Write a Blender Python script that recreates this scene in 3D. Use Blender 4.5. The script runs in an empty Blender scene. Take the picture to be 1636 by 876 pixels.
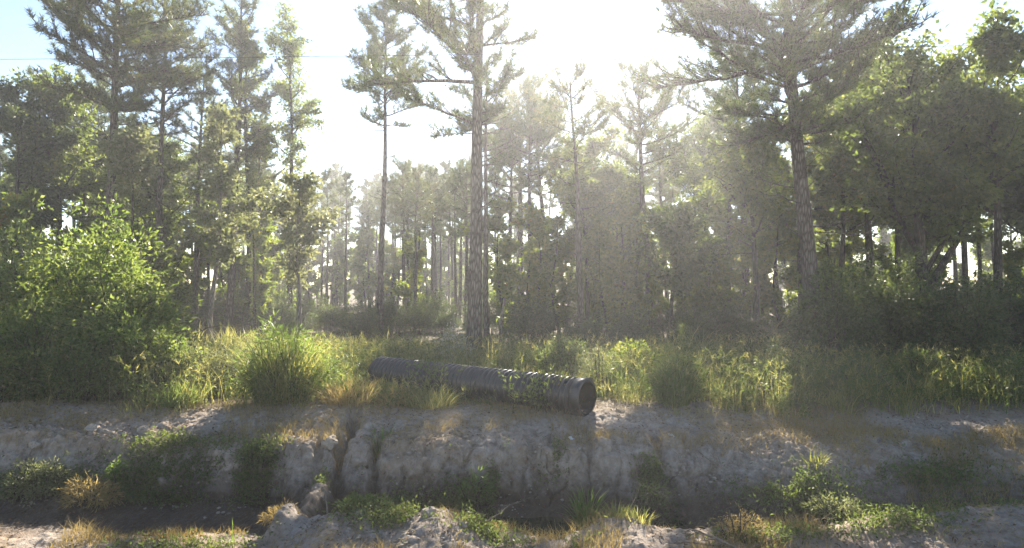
import bpy, math, random
import numpy as np
from mathutils import Vector

# ------------------------------------------------------------------ scene, camera, light
S = bpy.context.scene
COL = S.collection
F = 1066.0            # focal length in photo pixels (photo is 1636 wide)
CAMH = 2.5
HOR = 455.0           # photo row of the horizon
SUN_EL = math.radians(29.0)
SUN_AZ = math.radians(8.0)      # clockwise from +Y (to the right)

cam_d = bpy.data.cameras.new('camera')
cam_d.sensor_width = 36.0
cam_d.lens = 36.0 * F / 1636.0
cam_d.clip_start = 0.1
cam_d.clip_end = 4000
cam = bpy.data.objects.new('camera', cam_d)
COL.objects.link(cam)
cam.location = (0, 0, CAMH)
cam.rotation_euler = (math.radians(90) + math.atan((HOR - 438.0) / F), 0, 0)
S.camera = cam

world = bpy.data.worlds.new('World')
S.world = world
world.use_nodes = True
wn = world.node_tree
sky = wn.nodes.new('ShaderNodeTexSky')
sky.sky_type = 'NISHITA'
sky.sun_disc = False
sky.sun_elevation = SUN_EL
sky.sun_rotation = SUN_AZ
sky.air_density = 1.0
sky.dust_density = 0.05
sky.ozone_density = 1.0
bg = wn.nodes['Background']
bg.inputs['Strength'].default_value = 0.056
wn.links.new(sky.outputs['Color'], bg.inputs['Color'])

sun_d = bpy.data.lights.new('sun', 'SUN')
sun_d.energy = 5.0
sun_d.angle = math.radians(0.5)
sun_d.color = (1.0, 0.91, 0.76)
sun = bpy.data.objects.new('sun', sun_d)
COL.objects.link(sun)
sdir = Vector((math.sin(SUN_AZ) * math.cos(SUN_EL), math.cos(SUN_AZ) * math.cos(SUN_EL), math.sin(SUN_EL)))
sun.rotation_euler = sdir.to_track_quat('Z', 'Y').to_euler()

S.view_settings.view_transform = 'Standard'
S.view_settings.look = 'None'
S.view_settings.gamma = 1.0
S.view_settings.exposure = 2.08

cy = S.cycles
cy.max_bounces = 6
cy.diffuse_bounces = 3
cy.glossy_bounces = 2
cy.transmission_bounces = 3
cy.transparent_max_bounces = 4
cy.volume_bounces = 0
cy.caustics_reflective = False
cy.caustics_refractive = False
cy.use_denoising = True
cy.sample_clamp_indirect = 6.0

rng = np.random.default_rng(7)
random.seed(7)
R = math.radians

# ------------------------------------------------------------------ noise
def _hash(ix, iy, iz):
    h = (ix.astype(np.int64) * 374761393 + iy.astype(np.int64) * 668265263 + iz.astype(np.int64) * 1440662683 + 1013904223) & 0xFFFFFFFF
    h = ((h ^ (h >> 13)) * 1274126177) & 0xFFFFFFFF
    h = ((h ^ (h >> 16)) * 2146121005) & 0xFFFFFFFF
    return ((h ^ (h >> 15)) & 0xFFFFFF) / float(0xFFFFFF) * 2 - 1

def vnoise(x, y, z=0.0):
    x, y, z = np.broadcast_arrays(np.asarray(x, float), np.asarray(y, float), np.asarray(z, float))
    ix, iy, iz = np.floor(x), np.floor(y), np.floor(z)
    fx, fy, fz = x - ix, y - iy, z - iz
    fx, fy, fz = [f * f * f * (f * (f * 6 - 15) + 10) for f in (fx, fy, fz)]
    ix, iy, iz = ix.astype(np.int64), iy.astype(np.int64), iz.astype(np.int64)
    r = 0
    for dx in (0, 1):
        for dy in (0, 1):
            for dz in (0, 1):
                w = (fx if dx else 1 - fx) * (fy if dy else 1 - fy) * (fz if dz else 1 - fz)
                r = r + w * _hash(ix + dx, iy + dy, iz + dz)
    return r

def fbm(x, y, z=0.0, o=4, g=0.5):
    r, a = 0, 1.0
    x = np.asarray(x, float); y = np.asarray(y, float); z = np.asarray(z, float)
    for k in range(o):
        r = r + a * vnoise(x + 17.3 * k, y - 9.1 * k, z + 5.7 * k)
        x, y, z, a = x * 2.03, y * 2.03, z * 2.03, a * g
    return r

def sstep(a, b, x):
    t = np.clip((x - a) / (b - a), 0, 1)
    return t * t * (3 - 2 * t)

def X(px, d):                 # photo column -> world x at distance d
    return (px - 818.0) / F * d

def Zr(py, d):                # photo row -> world z at distance d
    return CAMH - (py - HOR) / F * d

# ------------------------------------------------------------------ terrain height
_bp = np.array([-300, 0, 170, 330, 420, 470, 540, 590, 640, 700, 745, 790, 850, 905, 960, 1010, 1060, 1120, 1200, 1330, 1500, 1640, 1900.])
_by = np.array([862, 866, 862, 864, 862, 842, 816, 812, 824, 812, 824, 850, 860, 856, 832, 828, 842, 846, 848, 848, 822, 806, 796.])
_bx = X(_bp, 8.6)
_bz = Zr(_by, 8.6)

def ground_h(x, y):
    x = np.asarray(x, float); y = np.asarray(y, float)
    x, y = np.broadcast_arrays(x, y)
    top = 0.20 + 0.06 * fbm(x * 0.35, y * 0.35, 3.1, 3)
    top = top + 0.10 * sstep(-5.5, -8, x) * sstep(14, 11, y)
    # right side turns into a soft slope, left is a cut face
    soft = sstep(0.9, 6.2, x)
    left = sstep(-5.0, -7.2, x)
    wob = 0.16 * fbm(x * 0.9, 1.7, 0.3, 4) + 0.06 * fbm(x * 3.3, 7.7, y * 0.4, 3)
    lip = 11.0 + 0.9 * soft + 0.12 * left + wob
    foot = 10.40 - 1.05 * soft + 0.15 * left + 0.7 * wob + 0.05 * vnoise(x * 5.0, 4.4, 0)
    floor_z = -0.90 + 0.22 * soft + 0.18 * left + 0.05 * fbm(x * 1.2, y * 1.2, 9.0, 3)
    floor_z = floor_z - 0.13 * sstep(10.5, 9.6, y)
    t = np.clip((y - foot) / (lip - foot), 0, 1)
    prof_cut = np.where(t < 0.62, t / 0.62 * 0.80, 0.80 + 0.20 * (1 - (1 - (t - 0.62) / 0.38) ** 2))
    prof_soft = t * t * (3 - 2 * t)
    prof = prof_cut * (1 - soft) + prof_soft * soft
    # ledges on the cut face
    prof = prof + (1 - soft) * 0.045 * np.sin(t * 12 + 5 * vnoise(x * 1.1, 2.2, 0)) * np.sin(np.pi * t)
    # rounded lip falling gently towards the ditch
    topf = top - 0.27 * sstep(1.5, -0.05, y - lip)
    z = floor_z + (topf - floor_z) * prof
    for (pa, pb, q) in ((765, 905, 0.17), (1035, 1105, 0.14)):
        floor_cut = sstep(X(pa, 9.6) - 0.1, X(pa, 9.6) + 0.15, x) * sstep(X(pb, 9.6) + 0.1, X(pb, 9.6) - 0.15, x)
        z = z - q * floor_cut * sstep(10.35, 10.0, y + 0.1 * vnoise(x * 2, 1.0, 0))
    # near berm and road shoulder
    bz = np.interp(x, _bx, _bz) + 0.03 * fbm(x * 2.2, y * 2.2, 5.0, 3)
    bz = bz - 0.04
    nb = sstep(9.55, 8.75, y + 0.12 * vnoise(x * 1.5, 8.0, 0))
    z = z * (1 - nb) + bz * nb
    near = bz - 0.12 * sstep(8.6, 7.6, y)
    z = np.where(y < 8.6, near, z)
    z = z * sstep(3.8, 7.4, y) + 0.0 * sstep(7.4, 3.8, y)
    # fallen earth ridge across the ditch under the gully
    ax, ay, bx_, by_ = X(520, 10.5), 10.6, X(445, 8.5), 8.6
    L2 = (bx_ - ax) ** 2 + (by_ - ay) ** 2
    s = np.clip(((x - ax) * (bx_ - ax) + (y - ay) * (by_ - ay)) / L2, 0, 1)
    dd = np.hypot(x - (ax + s * (bx_ - ax)), y - (ay + s * (by_ - ay)))
    z = z + 0.34 * np.exp(-(dd / (0.17 + 0.06 * vnoise(x * 3, y * 3, 1))) ** 2) * (1 - sstep(10.3, 10.8, y))
    # erosion gullies
    for gx, w, y1, dep in ((X(548, 11), 0.10, 12.6, 0.60), (X(611, 11), 0.055, 11.9, 0.40), (X(934, 11), 0.05, 11.35, 0.24),
                           (X(515, 11), 0.05, 11.3, 0.25), (X(735, 11), 0.05, 11.25, 0.20), (X(845, 11), 0.06, 11.3, 0.22),
                           (X(215, 11), 0.09, 11.6, 0.25), (X(430, 11), 0.06, 11.4, 0.22), (X(1050, 11), 0.10, 11.8, 0.2),
                           (X(690, 11), 0.04, 11.3, 0.18)):
        cx = gx + 0.10 * vnoise(y * 2.0, gx * 3.1, 0) - 0.06 * (y - 11)
        ww = w * (1 + 1.1 * sstep(10.9, 10.3, y))
        z = z - dep * np.exp(-((x - cx) / ww) ** 2) * sstep(y1, y1 - 0.8, y) * sstep(10.25, 10.7, y)
    # gentle far terrain
    z = z + sstep(14, 30, y) * 0.12 * fbm(x * 0.12, y * 0.12, 0.0, 3)
    return z

def gh(x, y):
    return float(ground_h(np.array([x]), np.array([y]))[0])

# ------------------------------------------------------------------ mesh helpers
def mesh_np(name, verts, polys, mats, mat_idx=None, smooth=False):
    """verts (N,3); polys: list of (M,k) integer arrays."""
    me = bpy.data.meshes.new(name)
    verts = np.asarray(verts, np.float32)
    polys = [np.asarray(p, np.int32) for p in polys if len(p)]
    nl = sum(p.size for p in polys); npol = sum(len(p) for p in polys)
    me.vertices.add(len(verts)); me.vertices.foreach_set('co', verts.ravel())
    me.loops.add(nl); me.loops.foreach_set('vertex_index', np.concatenate([p.ravel() for p in polys]))
    tot = np.concatenate([np.full(len(p), p.shape[1], np.int32) for p in polys])
    me.polygons.add(npol)
    st = np.concatenate([[0], np.cumsum(tot)[:-1]]).astype(np.int32)
    me.polygons.foreach_set('loop_start', st)
    me.polygons.foreach_set('loop_total', tot)
    for m in mats:
        me.materials.append(m)
    if mat_idx is not None:
        me.polygons.foreach_set('material_index', np.asarray(mat_idx, np.int32))
    me.polygons.foreach_set('use_smooth', np.full(npol, smooth, bool))
    me.update(calc_edges=True)
    me.validate()
    return me

class Acc:
    """collects vertices and faces of several shapes for one mesh"""
    def __init__(s):
        s.v = []; s.q = []; s.t = []; s.n = 0
    def add(s, v, quads=None, tris=None):
        v = np.asarray(v, float).reshape(-1, 3)
        if quads is not None and len(quads): s.q.append(np.asarray(quads) + s.n)
        if tris is not None and len(tris): s.t.append(np.asarray(tris) + s.n)
        s.v.append(v); s.n += len(v)
    def mesh(s, name, mat, smooth=False):
        P = []
        if s.q: P.append(np.concatenate(s.q))
        if s.t: P.append(np.concatenate(s.t))
        return mesh_np(name, np.concatenate(s.v), P, [mat], None, smooth)

def unit(v):
    return v / np.maximum(np.linalg.norm(v, axis=-1, keepdims=True), 1e-9)

def rand_unit(n, r=None):
    r = r or rng
    return unit(r.normal(size=(n, 3)))

def tube(acc, pts, rad, k=8, cap=True, rough=0.0):
    pts = np.asarray(pts, float); rad = np.asarray(rad, float)
    n = len(pts)
    tan = np.gradient(pts, axis=0); tan = unit(tan)
    ref = np.array([0, 0, 1.0]) if abs(tan[:, 2]).mean() < 0.8 else np.array([1.0, 0, 0])
    a = unit(np.cross(tan, ref)); b = np.cross(tan, a)
    th = np.arange(k) * 2 * np.pi / k
    rr = rad[:, None] * np.ones(k)[None]
    if rough:
        rr = rr * (1 + rough * rng.normal(size=(n, k)))
    v = pts[:, None] + rr[..., None] * (np.cos(th)[None, :, None] * a[:, None] + np.sin(th)[None, :, None] * b[:, None])
    i = np.arange(n - 1)[:, None] * k; j = np.arange(k)[None]; j2 = (j + 1) % k
    q = np.stack([i + j, i + j2, i + k + j2, i + k + j], -1).reshape(-1, 4)
    acc.add(v.reshape(-1, 3), quads=q)

def leaves(acc, p, a, L, W, fold=0.25, nrm=None, r=None):
    """folded diamond leaves at points p, pointing along a"""
    r = r or rng
    n = len(p)
    a = unit(a)
    s = unit(np.cross(a, rand_unit(n, r) if nrm is None else nrm))
    up = np.cross(s, a)
    L = np.broadcast_to(L, (n,))[:, None]; W = np.broadcast_to(W, (n,))[:, None]
    m = p + a * L * 0.45
    v = np.stack([p, m + s * W * 0.5 + up * W * fold, p + a * L - up * L * 0.12, m - s * W * 0.5 + up * W * fold], 1)
    q = np.arange(n * 4).reshape(n, 4)
    acc.add(v.reshape(-1, 3), quads=q)

def needles(acc, p, d, k, L, w, spread=0.85, r=None):
    """tufts of needles: k thin triangles fanning out from every point p"""
    r = r or rng
    n = len(p)
    pp = np.repeat(p, k, 0); dd = np.repeat(unit(d), k, 0)
    a = unit(dd * 0.75 + rand_unit(n * k, r) * spread)
    s = unit(np.cross(a, rand_unit(n * k, r)))
    LL = L * r.uniform(0.65, 1.15, (n * k, 1))
    pp = pp - dd * r.uniform(0, 0.12, (n * k, 1))
    v = np.stack([pp - s * w * 0.5, pp + s * w * 0.5, pp + a * LL], 1)
    acc.add(v.reshape(-1, 3), tris=np.arange(n * k * 3).reshape(-1, 3))

def blades(acc, p, h, lean, w, segs=2, r=None):
    """grass blades: bent strips; lean (n,2) horizontal reach of the tip"""
    r = r or rng
    n = len(p)
    side = unit(np.concatenate([r.normal(size=(n, 2)), np.zeros((n, 1))], 1))
    h = np.broadcast_to(h, (n,))[:, None]; w = np.broadcast_to(w, (n,))[:, None]
    ln = np.concatenate([lean, np.zeros((n, 1))], 1)
    z = np.array([0, 0, 1.0])
    rows = []
    for i in range(segs):
        t = i / segs
        c = p + z * h * (t * (1.25 - 0.25 * t) / 1.0) + ln * t ** 1.8
        rows += [c - side * w * 0.5 * (1 - 0.4 * t), c + side * w * 0.5 * (1 - 0.4 * t)]
    tip = p + z * h * 0.98 + ln
    v = np.stack(rows + [tip], 1)
    k = 2 * segs + 1
    base = np.arange(n)[:, None] * k
    q = []
    for i in range(segs - 1):
        q.append(base + np.array([[2 * i, 2 * i + 1, 2 * i + 3, 2 * i + 2]]))
    t_ = base + np.array([[2 * segs - 2, 2 * segs - 1, 2 * segs]])
    acc.add(v.reshape(-1, 3), quads=np.concatenate(q) if q else None, tris=t_)

def link(name, me, parent=None, loc=None):
    o = bpy.data.objects.new(name, me)
    COL.objects.link(o)
    if parent is not None: o.parent = parent
    if loc is not None: o.location = loc
    return o

def empty(name, loc, rz=0.0, sc=1.0):
    o = bpy.data.objects.new(name, None)
    COL.objects.link(o)
    o.location = loc; o.rotation_euler = (0, 0, rz); o.scale = (sc, sc, sc)
    o.empty_display_size = 0.3
    return o

def tag(o, label=None, cat=None, group=None, kind=None):
    if label: o['label'] = label
    if cat: o['category'] = cat
    if group: o['group'] = group
    if kind: o['kind'] = kind
    return o

# ------------------------------------------------------------------ materials
def new_mat(name):
    m = bpy.data.materials.new(name); m.use_nodes = True
    nt = m.node_tree
    for n in list(nt.nodes): nt.nodes.remove(n)
    out = nt.nodes.new('ShaderNodeOutputMaterial')
    return m, nt, out

def N(nt, t, **kw):
    n = nt.nodes.new(t)
    for k, v in kw.items(): setattr(n, k, v)
    return n

def ramp(nt, fac, stops):
    r = N(nt, 'ShaderNodeValToRGB')
    e = r.color_ramp.elements
    while len(e) < len(stops): e.new(0.5)
    for i, (p, c) in enumerate(stops):
        e[i].position = p; e[i].color = (c[0], c[1], c[2], 1)
    nt.links.new(fac, r.inputs['Fac'])
    return r.outputs['Color']

def leaf_mat(name, stops, trans=0.45, rough=0.5, spec=0.3, tcol=(1.0, 1.05, 0.55), tgain=1.0):
    m, nt, out = new_mat(name)
    geo = N(nt, 'ShaderNodeNewGeometry'); oi = N(nt, 'ShaderNodeObjectInfo')
    tc = N(nt, 'ShaderNodeTexCoord')
    no = N(nt, 'ShaderNodeTexNoise'); no.inputs['Scale'].default_value = 1.1; no.inputs['Detail'].default_value = 2
    nt.links.new(tc.outputs['Object'], no.inputs['Vector'])
    a = N(nt, 'ShaderNodeMath', operation='MULTIPLY_ADD'); a.inputs[1].default_value = 0.55
    b = N(nt, 'ShaderNodeMath', operation='MULTIPLY_ADD'); b.inputs[1].default_value = 0.9; b.inputs[2].default_value = -0.32
    nt.links.new(no.outputs['Fac'], b.inputs[0])
    nt.links.new(geo.outputs['Random Per Island'], a.inputs[0]); nt.links.new(b.outputs[0], a.inputs[2])
    c = N(nt, 'ShaderNodeMath', operation='MULTIPLY_ADD'); c.inputs[1].default_value = 0.25
    nt.links.new(oi.outputs['Random'], c.inputs[0]); nt.links.new(a.outputs[0], c.inputs[2])
    col = ramp(nt, c.outputs[0], stops)
    p = N(nt, 'ShaderNodeBsdfPrincipled')
    p.inputs['Roughness'].default_value = rough
    p.inputs['Specular IOR Level'].default_value = spec
    nt.links.new(col, p.inputs['Base Color'])
    t = N(nt, 'ShaderNodeBsdfTranslucent')
    mx = N(nt, 'ShaderNodeMix', data_type='RGBA', blend_type='MULTIPLY'); mx.inputs['Factor'].default_value = 1.0
    nt.links.new(col, mx.inputs[6]); mx.inputs[7].default_value = (tcol[0] * 2 * tgain, tcol[1] * 2 * tgain, tcol[2] * 2 * tgain, 1)
    nt.links.new(mx.outputs[2], t.inputs['Color'])
    ms = N(nt, 'ShaderNodeMixShader'); ms.inputs[0].default_value = trans
    nt.links.new(p.outputs[0], ms.inputs[1]); nt.links.new(t.outputs[0], ms.inputs[2])
    nt.links.new(ms.outputs[0], out.inputs['Surface'])
    return m

def bark_mat(name, c1, c2, scale=6.0):
    m, nt, out = new_mat(name)
    tc = N(nt, 'ShaderNodeTexCoord'); mp = N(nt, 'ShaderNodeMapping')
    mp.inputs['Scale'].default_value = (scale, scale, scale * 0.22)
    nt.links.new(tc.outputs['Object'], mp.inputs['Vector'])
    vo = N(nt, 'ShaderNodeTexVoronoi'); vo.feature = 'DISTANCE_TO_EDGE'; vo.inputs['Scale'].default_value = 2.2
    no = N(nt, 'ShaderNodeTexNoise'); no.inputs['Scale'].default_value = 3.0; no.inputs['Detail'].default_value = 6
    nt.links.new(mp.outputs[0], vo.inputs['Vector']); nt.links.new(mp.outputs[0], no.inputs['Vector'])
    mr = N(nt, 'ShaderNodeMath', operation='MULTIPLY'); mr.inputs[1].default_value = 3.0; mr.use_clamp = True
    nt.links.new(vo.outputs['Distance'], mr.inputs[0])
    ad = N(nt, 'ShaderNodeMath', operation='MULTIPLY'); nt.links.new(mr.outputs[0], ad.inputs[0]); nt.links.new(no.outputs['Fac'], ad.inputs[1])
    col = ramp(nt, ad.outputs[0], [(0.05, c1), (0.6, c2)])
    bp = N(nt, 'ShaderNodeBump'); bp.inputs['Strength'].default_value = 0.9; bp.inputs['Distance'].default_value = 0.03
    nt.links.new(ad.outputs[0], bp.inputs['Height'])
    p = N(nt, 'ShaderNodeBsdfPrincipled'); p.inputs['Roughness'].default_value = 0.9; p.inputs['Specular IOR Level'].default_value = 0.15
    nt.links.new(col, p.inputs['Base Color']); nt.links.new(bp.outputs[0], p.inputs['Normal'])
    nt.links.new(p.outputs[0], out.inputs['Surface'])
    return m

def soil_mat():
    m, nt, out = new_mat('clay_soil')
    tc = N(nt, 'ShaderNodeTexCoord')
    def noise(sc, det, rough=0.6, vec=None):
        n = N(nt, 'ShaderNodeTexNoise'); n.inputs['Scale'].default_value = sc; n.inputs['Detail'].default_value = det
        n.inputs['Roughness'].default_value = rough
        nt.links.new(vec or tc.outputs['Object'], n.inputs['Vector']); return n
    n1 = noise(0.9, 5); n2 = noise(7.0, 8, 0.7); n3 = noise(42.0, 4, 0.7)
    base = ramp(nt, n2.outputs['Fac'], [(0.30, (0.15, 0.115, 0.092)), (0.46, (0.285, 0.235, 0.195)), (0.60, (0.385, 0.33, 0.28)), (0.78, (0.48, 0.42, 0.36))])
    # rusty and pale patches
    rust = ramp(nt, n1.outputs['Fac'], [(0.42, (0, 0, 0)), (0.66, (1, 1, 1))])
    mx = N(nt, 'ShaderNodeMix', data_type='RGBA', blend_type='MIX')
    mxf = N(nt, 'ShaderNodeMath', operation='MULTIPLY'); mxf.inputs[1].default_value = 0.5
    nt.links.new(rust, mxf.inputs[0]); nt.links.new(mxf.outputs[0], mx.inputs['Factor'])
    nt.links.new(base, mx.inputs[6]); mx.inputs[7].default_value = (0.30, 0.20, 0.12, 1)
    # wet mud low in the ditch
    sx = N(nt, 'ShaderNodeSeparateXYZ'); nt.links.new(tc.outputs['Object'], sx.inputs[0])
    zz = N(nt, 'ShaderNodeMath', operation='MULTIPLY_ADD'); zz.inputs[1].default_value = 0.35
    nt.links.new(n2.outputs['Fac'], zz.inputs[0]); nt.links.new(sx.outputs['Z'], zz.inputs[2])
    wet = N(nt, 'ShaderNodeMapRange'); wet.inputs['From Min'].default_value = -0.22; wet.inputs['From Max'].default_value = -0.66
    nt.links.new(zz.outputs[0], wet.inputs['Value'])
    ylim = N(nt, 'ShaderNodeMapRange'); ylim.inputs['From Min'].default_value = 8.9; ylim.inputs['From Max'].default_value = 9.4
    nt.links.new(sx.outputs['Y'], ylim.inputs['Value'])
    wf = N(nt, 'ShaderNodeMath', operation='MULTIPLY'); nt.links.new(wet.outputs[0], wf.inputs[0]); nt.links.new(ylim.outputs[0], wf.inputs[1])
    mw = N(nt, 'ShaderNodeMix', data_type='RGBA', blend_type='MIX')
    nt.links.new(wf.outputs[0], mw.inputs['Factor']); nt.links.new(mx.outputs[2], mw.inputs[6]); mw.inputs[7].default_value = (0.095, 0.066, 0.045, 1)
    # leaf litter away from the ditch
    lit = N(nt, 'ShaderNodeMapRange'); lit.inputs['From Min'].default_value = 12.3; lit.inputs['From Max'].default_value = 13.6
    ly = N(nt, 'ShaderNodeMath', operation='MULTIPLY_ADD'); ly.inputs[1].default_value = 1.6
    nt.links.new(n2.outputs['Fac'], ly.inputs[0]); nt.links.new(sx.outputs['Y'], ly.inputs[2]); 
    ls = N(nt, 'ShaderNodeMath', operation='SUBTRACT'); ls.inputs[1].default_value = 0.8
    nt.links.new(ly.outputs[0], ls.inputs[0]); nt.links.new(ls.outputs[0], lit.inputs['Value'])
    litc = ramp(nt, n3.outputs['Fac'], [(0.3, (0.05, 0.038, 0.022)), (0.55, (0.12, 0.09, 0.05)), (0.75, (0.10, 0.11, 0.045))])
    ml = N(nt, 'ShaderNodeMix', data_type='RGBA', blend_type='MIX')
    nt.links.new(lit.outputs[0], ml.inputs['Factor']); nt.links.new(mw.outputs[2], ml.inputs[6]); nt.links.new(litc, ml.inputs[7])
    b1 = N(nt, 'ShaderNodeBump'); b1.inputs['Strength'].default_value = 0.8; b1.inputs['Distance'].default_value = 0.07
    nt.links.new(n2.outputs['Fac'], b1.inputs['Height'])
    b2 = N(nt, 'ShaderNodeBump'); b2.inputs['Strength'].default_value = 0.6; b2.inputs['Distance'].default_value = 0.02
    nt.links.new(n3.outputs['Fac'], b2.inputs['Height']); nt.links.new(b1.outputs[0], b2.inputs['Normal'])
    p = N(nt, 'ShaderNodeBsdfPrincipled'); p.inputs['Specular IOR Level'].default_value = 0.2
    rr = N(nt, 'ShaderNodeMapRange'); rr.inputs['To Min'].default_value = 0.95; rr.inputs['To Max'].default_value = 0.45
    nt.links.new(wf.outputs[0], rr.inputs['Value']); nt.links.new(rr.outputs[0], p.inputs['Roughness'])
    nt.links.new(ml.outputs[2], p.inputs['Base Color']); nt.links.new(b2.outputs[0], p.inputs['Normal'])
    nt.links.new(p.outputs[0], out.inputs['Surface'])
    return m

def plain_mat(name, col, rough=0.6, spec=0.4, var=0.25, scale=20):
    m, nt, out = new_mat(name)
    tc = N(nt, 'ShaderNodeTexCoord'); no = N(nt, 'ShaderNodeTexNoise')
    no.inputs['Scale'].default_value = scale; no.inputs['Detail'].default_value = 5
    nt.links.new(tc.outputs['Object'], no.inputs['Vector'])
    c = np.array(col)
    co = ramp(nt, no.outputs['Fac'], [(0.3, c * (1 - var)), (0.7, c * (1 + var))])
    p = N(nt, 'ShaderNodeBsdfPrincipled'); p.inputs['Roughness'].default_value = rough; p.inputs['Specular IOR Level'].default_value = spec
    nt.links.new(co, p.inputs['Base Color']); nt.links.new(p.outputs[0], out.inputs['Surface'])
    return m

M = {}
M['soil'] = soil_mat()
M['bark'] = bark_mat('pine_bark', (0.055, 0.042, 0.036), (0.21, 0.175, 0.155), 7.0)
M['bark_dark'] = bark_mat('dark_bark', (0.035, 0.028, 0.022), (0.12, 0.10, 0.085), 8.0)
M['bark_pale'] = bark_mat('pale_bark', (0.12, 0.10, 0.085), (0.34, 0.30, 0.26), 9.0)
M['twig'] = bark_mat('twig_bark', (0.06, 0.05, 0.04), (0.18, 0.15, 0.12), 14.0)
M['needle'] = leaf_mat('pine_needles', [(0.0, (0.032, 0.050, 0.024)), (0.45, (0.068, 0.092, 0.036)), (0.8, (0.12, 0.13, 0.05)), (1.0, (0.19, 0.145, 0.065))], 0.32, 0.45, 0.35)
M['needle_far'] = leaf_mat('far_pine_needles', [(0.0, (0.03, 0.05, 0.02)), (0.5, (0.065, 0.088, 0.03)), (1.0, (0.13, 0.135, 0.05))], 0.38, 0.5, 0.3)
M['oak'] = leaf_mat('oak_leaves', [(0.0, (0.042, 0.066, 0.024)), (0.5, (0.095, 0.122, 0.040)), (0.9, (0.165, 0.175, 0.055)), (1.0, (0.22, 0.15, 0.055))], 0.55, 0.45, 0.35)
M['under'] = leaf_mat('understory_leaves', [(0.0, (0.045, 0.075, 0.014)), (0.5, (0.11, 0.145, 0.026)), (0.9, (0.19, 0.20, 0.042)), (1.0, (0.26, 0.15, 0.04))], 0.60, 0.5, 0.3)
M['vine'] = leaf_mat('vine_leaves', [(0.0, (0.045, 0.078, 0.024)), (0.45, (0.115, 0.148, 0.048)), (0.8, (0.19, 0.205, 0.08)), (1.0, (0.30, 0.25, 0.13))], 0.55, 0.45, 0.4)
M['dark_leaf'] = leaf_mat('dark_leaves', [(0.0, (0.032, 0.05, 0.022)), (0.6, (0.075, 0.098, 0.04)), (1.0, (0.14, 0.145, 0.065))], 0.4, 0.5, 0.3)  # darker green leaf range
M['pale_leaf'] = leaf_mat('pale_leaves', [(0.0, (0.08, 0.10, 0.045)), (0.5, (0.145, 0.16, 0.078)), (1.0, (0.25, 0.24, 0.15))], 0.48, 0.5, 0.3, (1, 1.02, 0.72), 0.8)
M['grass'] = leaf_mat('tall_grass', [(0.0, (0.06, 0.085, 0.028)), (0.35, (0.13, 0.145, 0.055)), (0.65, (0.25, 0.22, 0.105)), (1.0, (0.42, 0.35, 0.21))], 0.5, 0.5, 0.3)
M['green_grass'] = leaf_mat('green_grass', [(0.0, (0.055, 0.095, 0.028)), (0.6, (0.125, 0.17, 0.055)), (1.0, (0.24, 0.25, 0.11))], 0.55, 0.45, 0.35)
M['dry_grass'] = leaf_mat('dry_grass', [(0.0, (0.12, 0.10, 0.04)), (0.5, (0.25, 0.19, 0.085)), (1.0, (0.36, 0.29, 0.15))], 0.4, 0.6, 0.2, (1, 0.95, 0.7))
M['weed'] = leaf_mat('weed_leaves', [(0.0, (0.045, 0.07, 0.026)), (0.5, (0.095, 0.122, 0.045)), (0.9, (0.17, 0.175, 0.08)), (1.0, (0.28, 0.23, 0.13))], 0.5, 0.5, 0.3)
M['flower'] = leaf_mat('white_flowers', [(0.0, (0.38, 0.36, 0.28)), (1.0, (0.62, 0.60, 0.52))], 0.45, 0.6, 0.2, (1, 1, 0.9), 0.6)
M['dead'] = plain_mat('dead_wood', (0.22, 0.18, 0.14), 0.9, 0.1, 0.4, 12)
M['plastic'] = None

# ------------------------------------------------------------------ ground sheet
def build_ground():
    xd = np.arange(-9.9, 9.9001, 0.030)
    xo = 9.9 + np.geomspace(0.06, 900, 46)
    xs = np.concatenate([-xo[::-1], xd, xo])
    ys = np.concatenate([-20 + np.zeros(1), np.array([-8, -2, 1, 3, 4.0, 4.8, 5.5, 6.0]), np.arange(6.3, 10.2, 0.035), np.arange(10.2, 11.6, 0.0145),
                         np.arange(11.6, 13.6, 0.035), 13.6 + np.geomspace(0.05, 1500, 90)])
    XX, YY = np.meshgrid(xs, ys)
    Z = ground_h(XX, YY)
    V = np.stack([XX, YY, Z], -1)
    # clods and crumbs: push along the normal
    gx = np.gradient(V, axis=1); gy = np.gradient(V, axis=0)
    nrm = unit(np.cross(gx, gy))
    nearw = (np.abs(XX) < 10.2) * sstep(5.6, 6.4, YY) * sstep(13.6, 12.6, YY)
    x, y, z = XX, YY, Z
    face = sstep(10.25, 10.5, y) * sstep(12.3, 11.2, y)
    flute = 1 - np.abs(fbm(x * 2.6, y * 0.7, z * 0.55, 3, 0.55))
    d = (0.012 + 0.022 * face) * fbm(x * 2.0, y * 2.0, z * 2.0, 2)
    d = d + face * (0.045 - 0.03 * sstep(1.0, 5.0, x)) * (flute - 0.6)
    zs = z * 11 + 1.6 * fbm(x * 0.9, y * 0.9, 3.0, 3)
    d = d + face * 0.022 * np.tanh(3 * np.sin(zs)) * sstep(-0.3, 0.3, vnoise(x * 1.3, z * 3.0, 8.0))
    d = d + (0.016 + 0.012 * face) * fbm(x * 6.5, y * 6.5, z * 5.0, 2, 0.65)
    cell = np.abs(fbm(x * 2.7 + 40, y * 1.2, z * 1.1, 2)); d = d - 0.10 * sstep(0.07, 0.0, cell) * face
    d = d + (0.018 + 0.012 * face) * vnoise(x * 14, y * 14, z * 12) + 0.008 * rng.normal(size=d.shape)
    V = V + nrm * (d * nearw)[..., None]
    ny, nx = XX.shape
    i = np.arange(ny - 1)[:, None] * nx + np.arange(nx - 1)[None]
    q = np.stack([i, i + 1, i + nx + 1, i + nx], -1).reshape(-1, 4)
    me = mesh_np('ground', V.reshape(-1, 3), [q], [M['soil']], None, True)
    return tag(link('ground', me), kind='structure')
build_ground()

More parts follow.
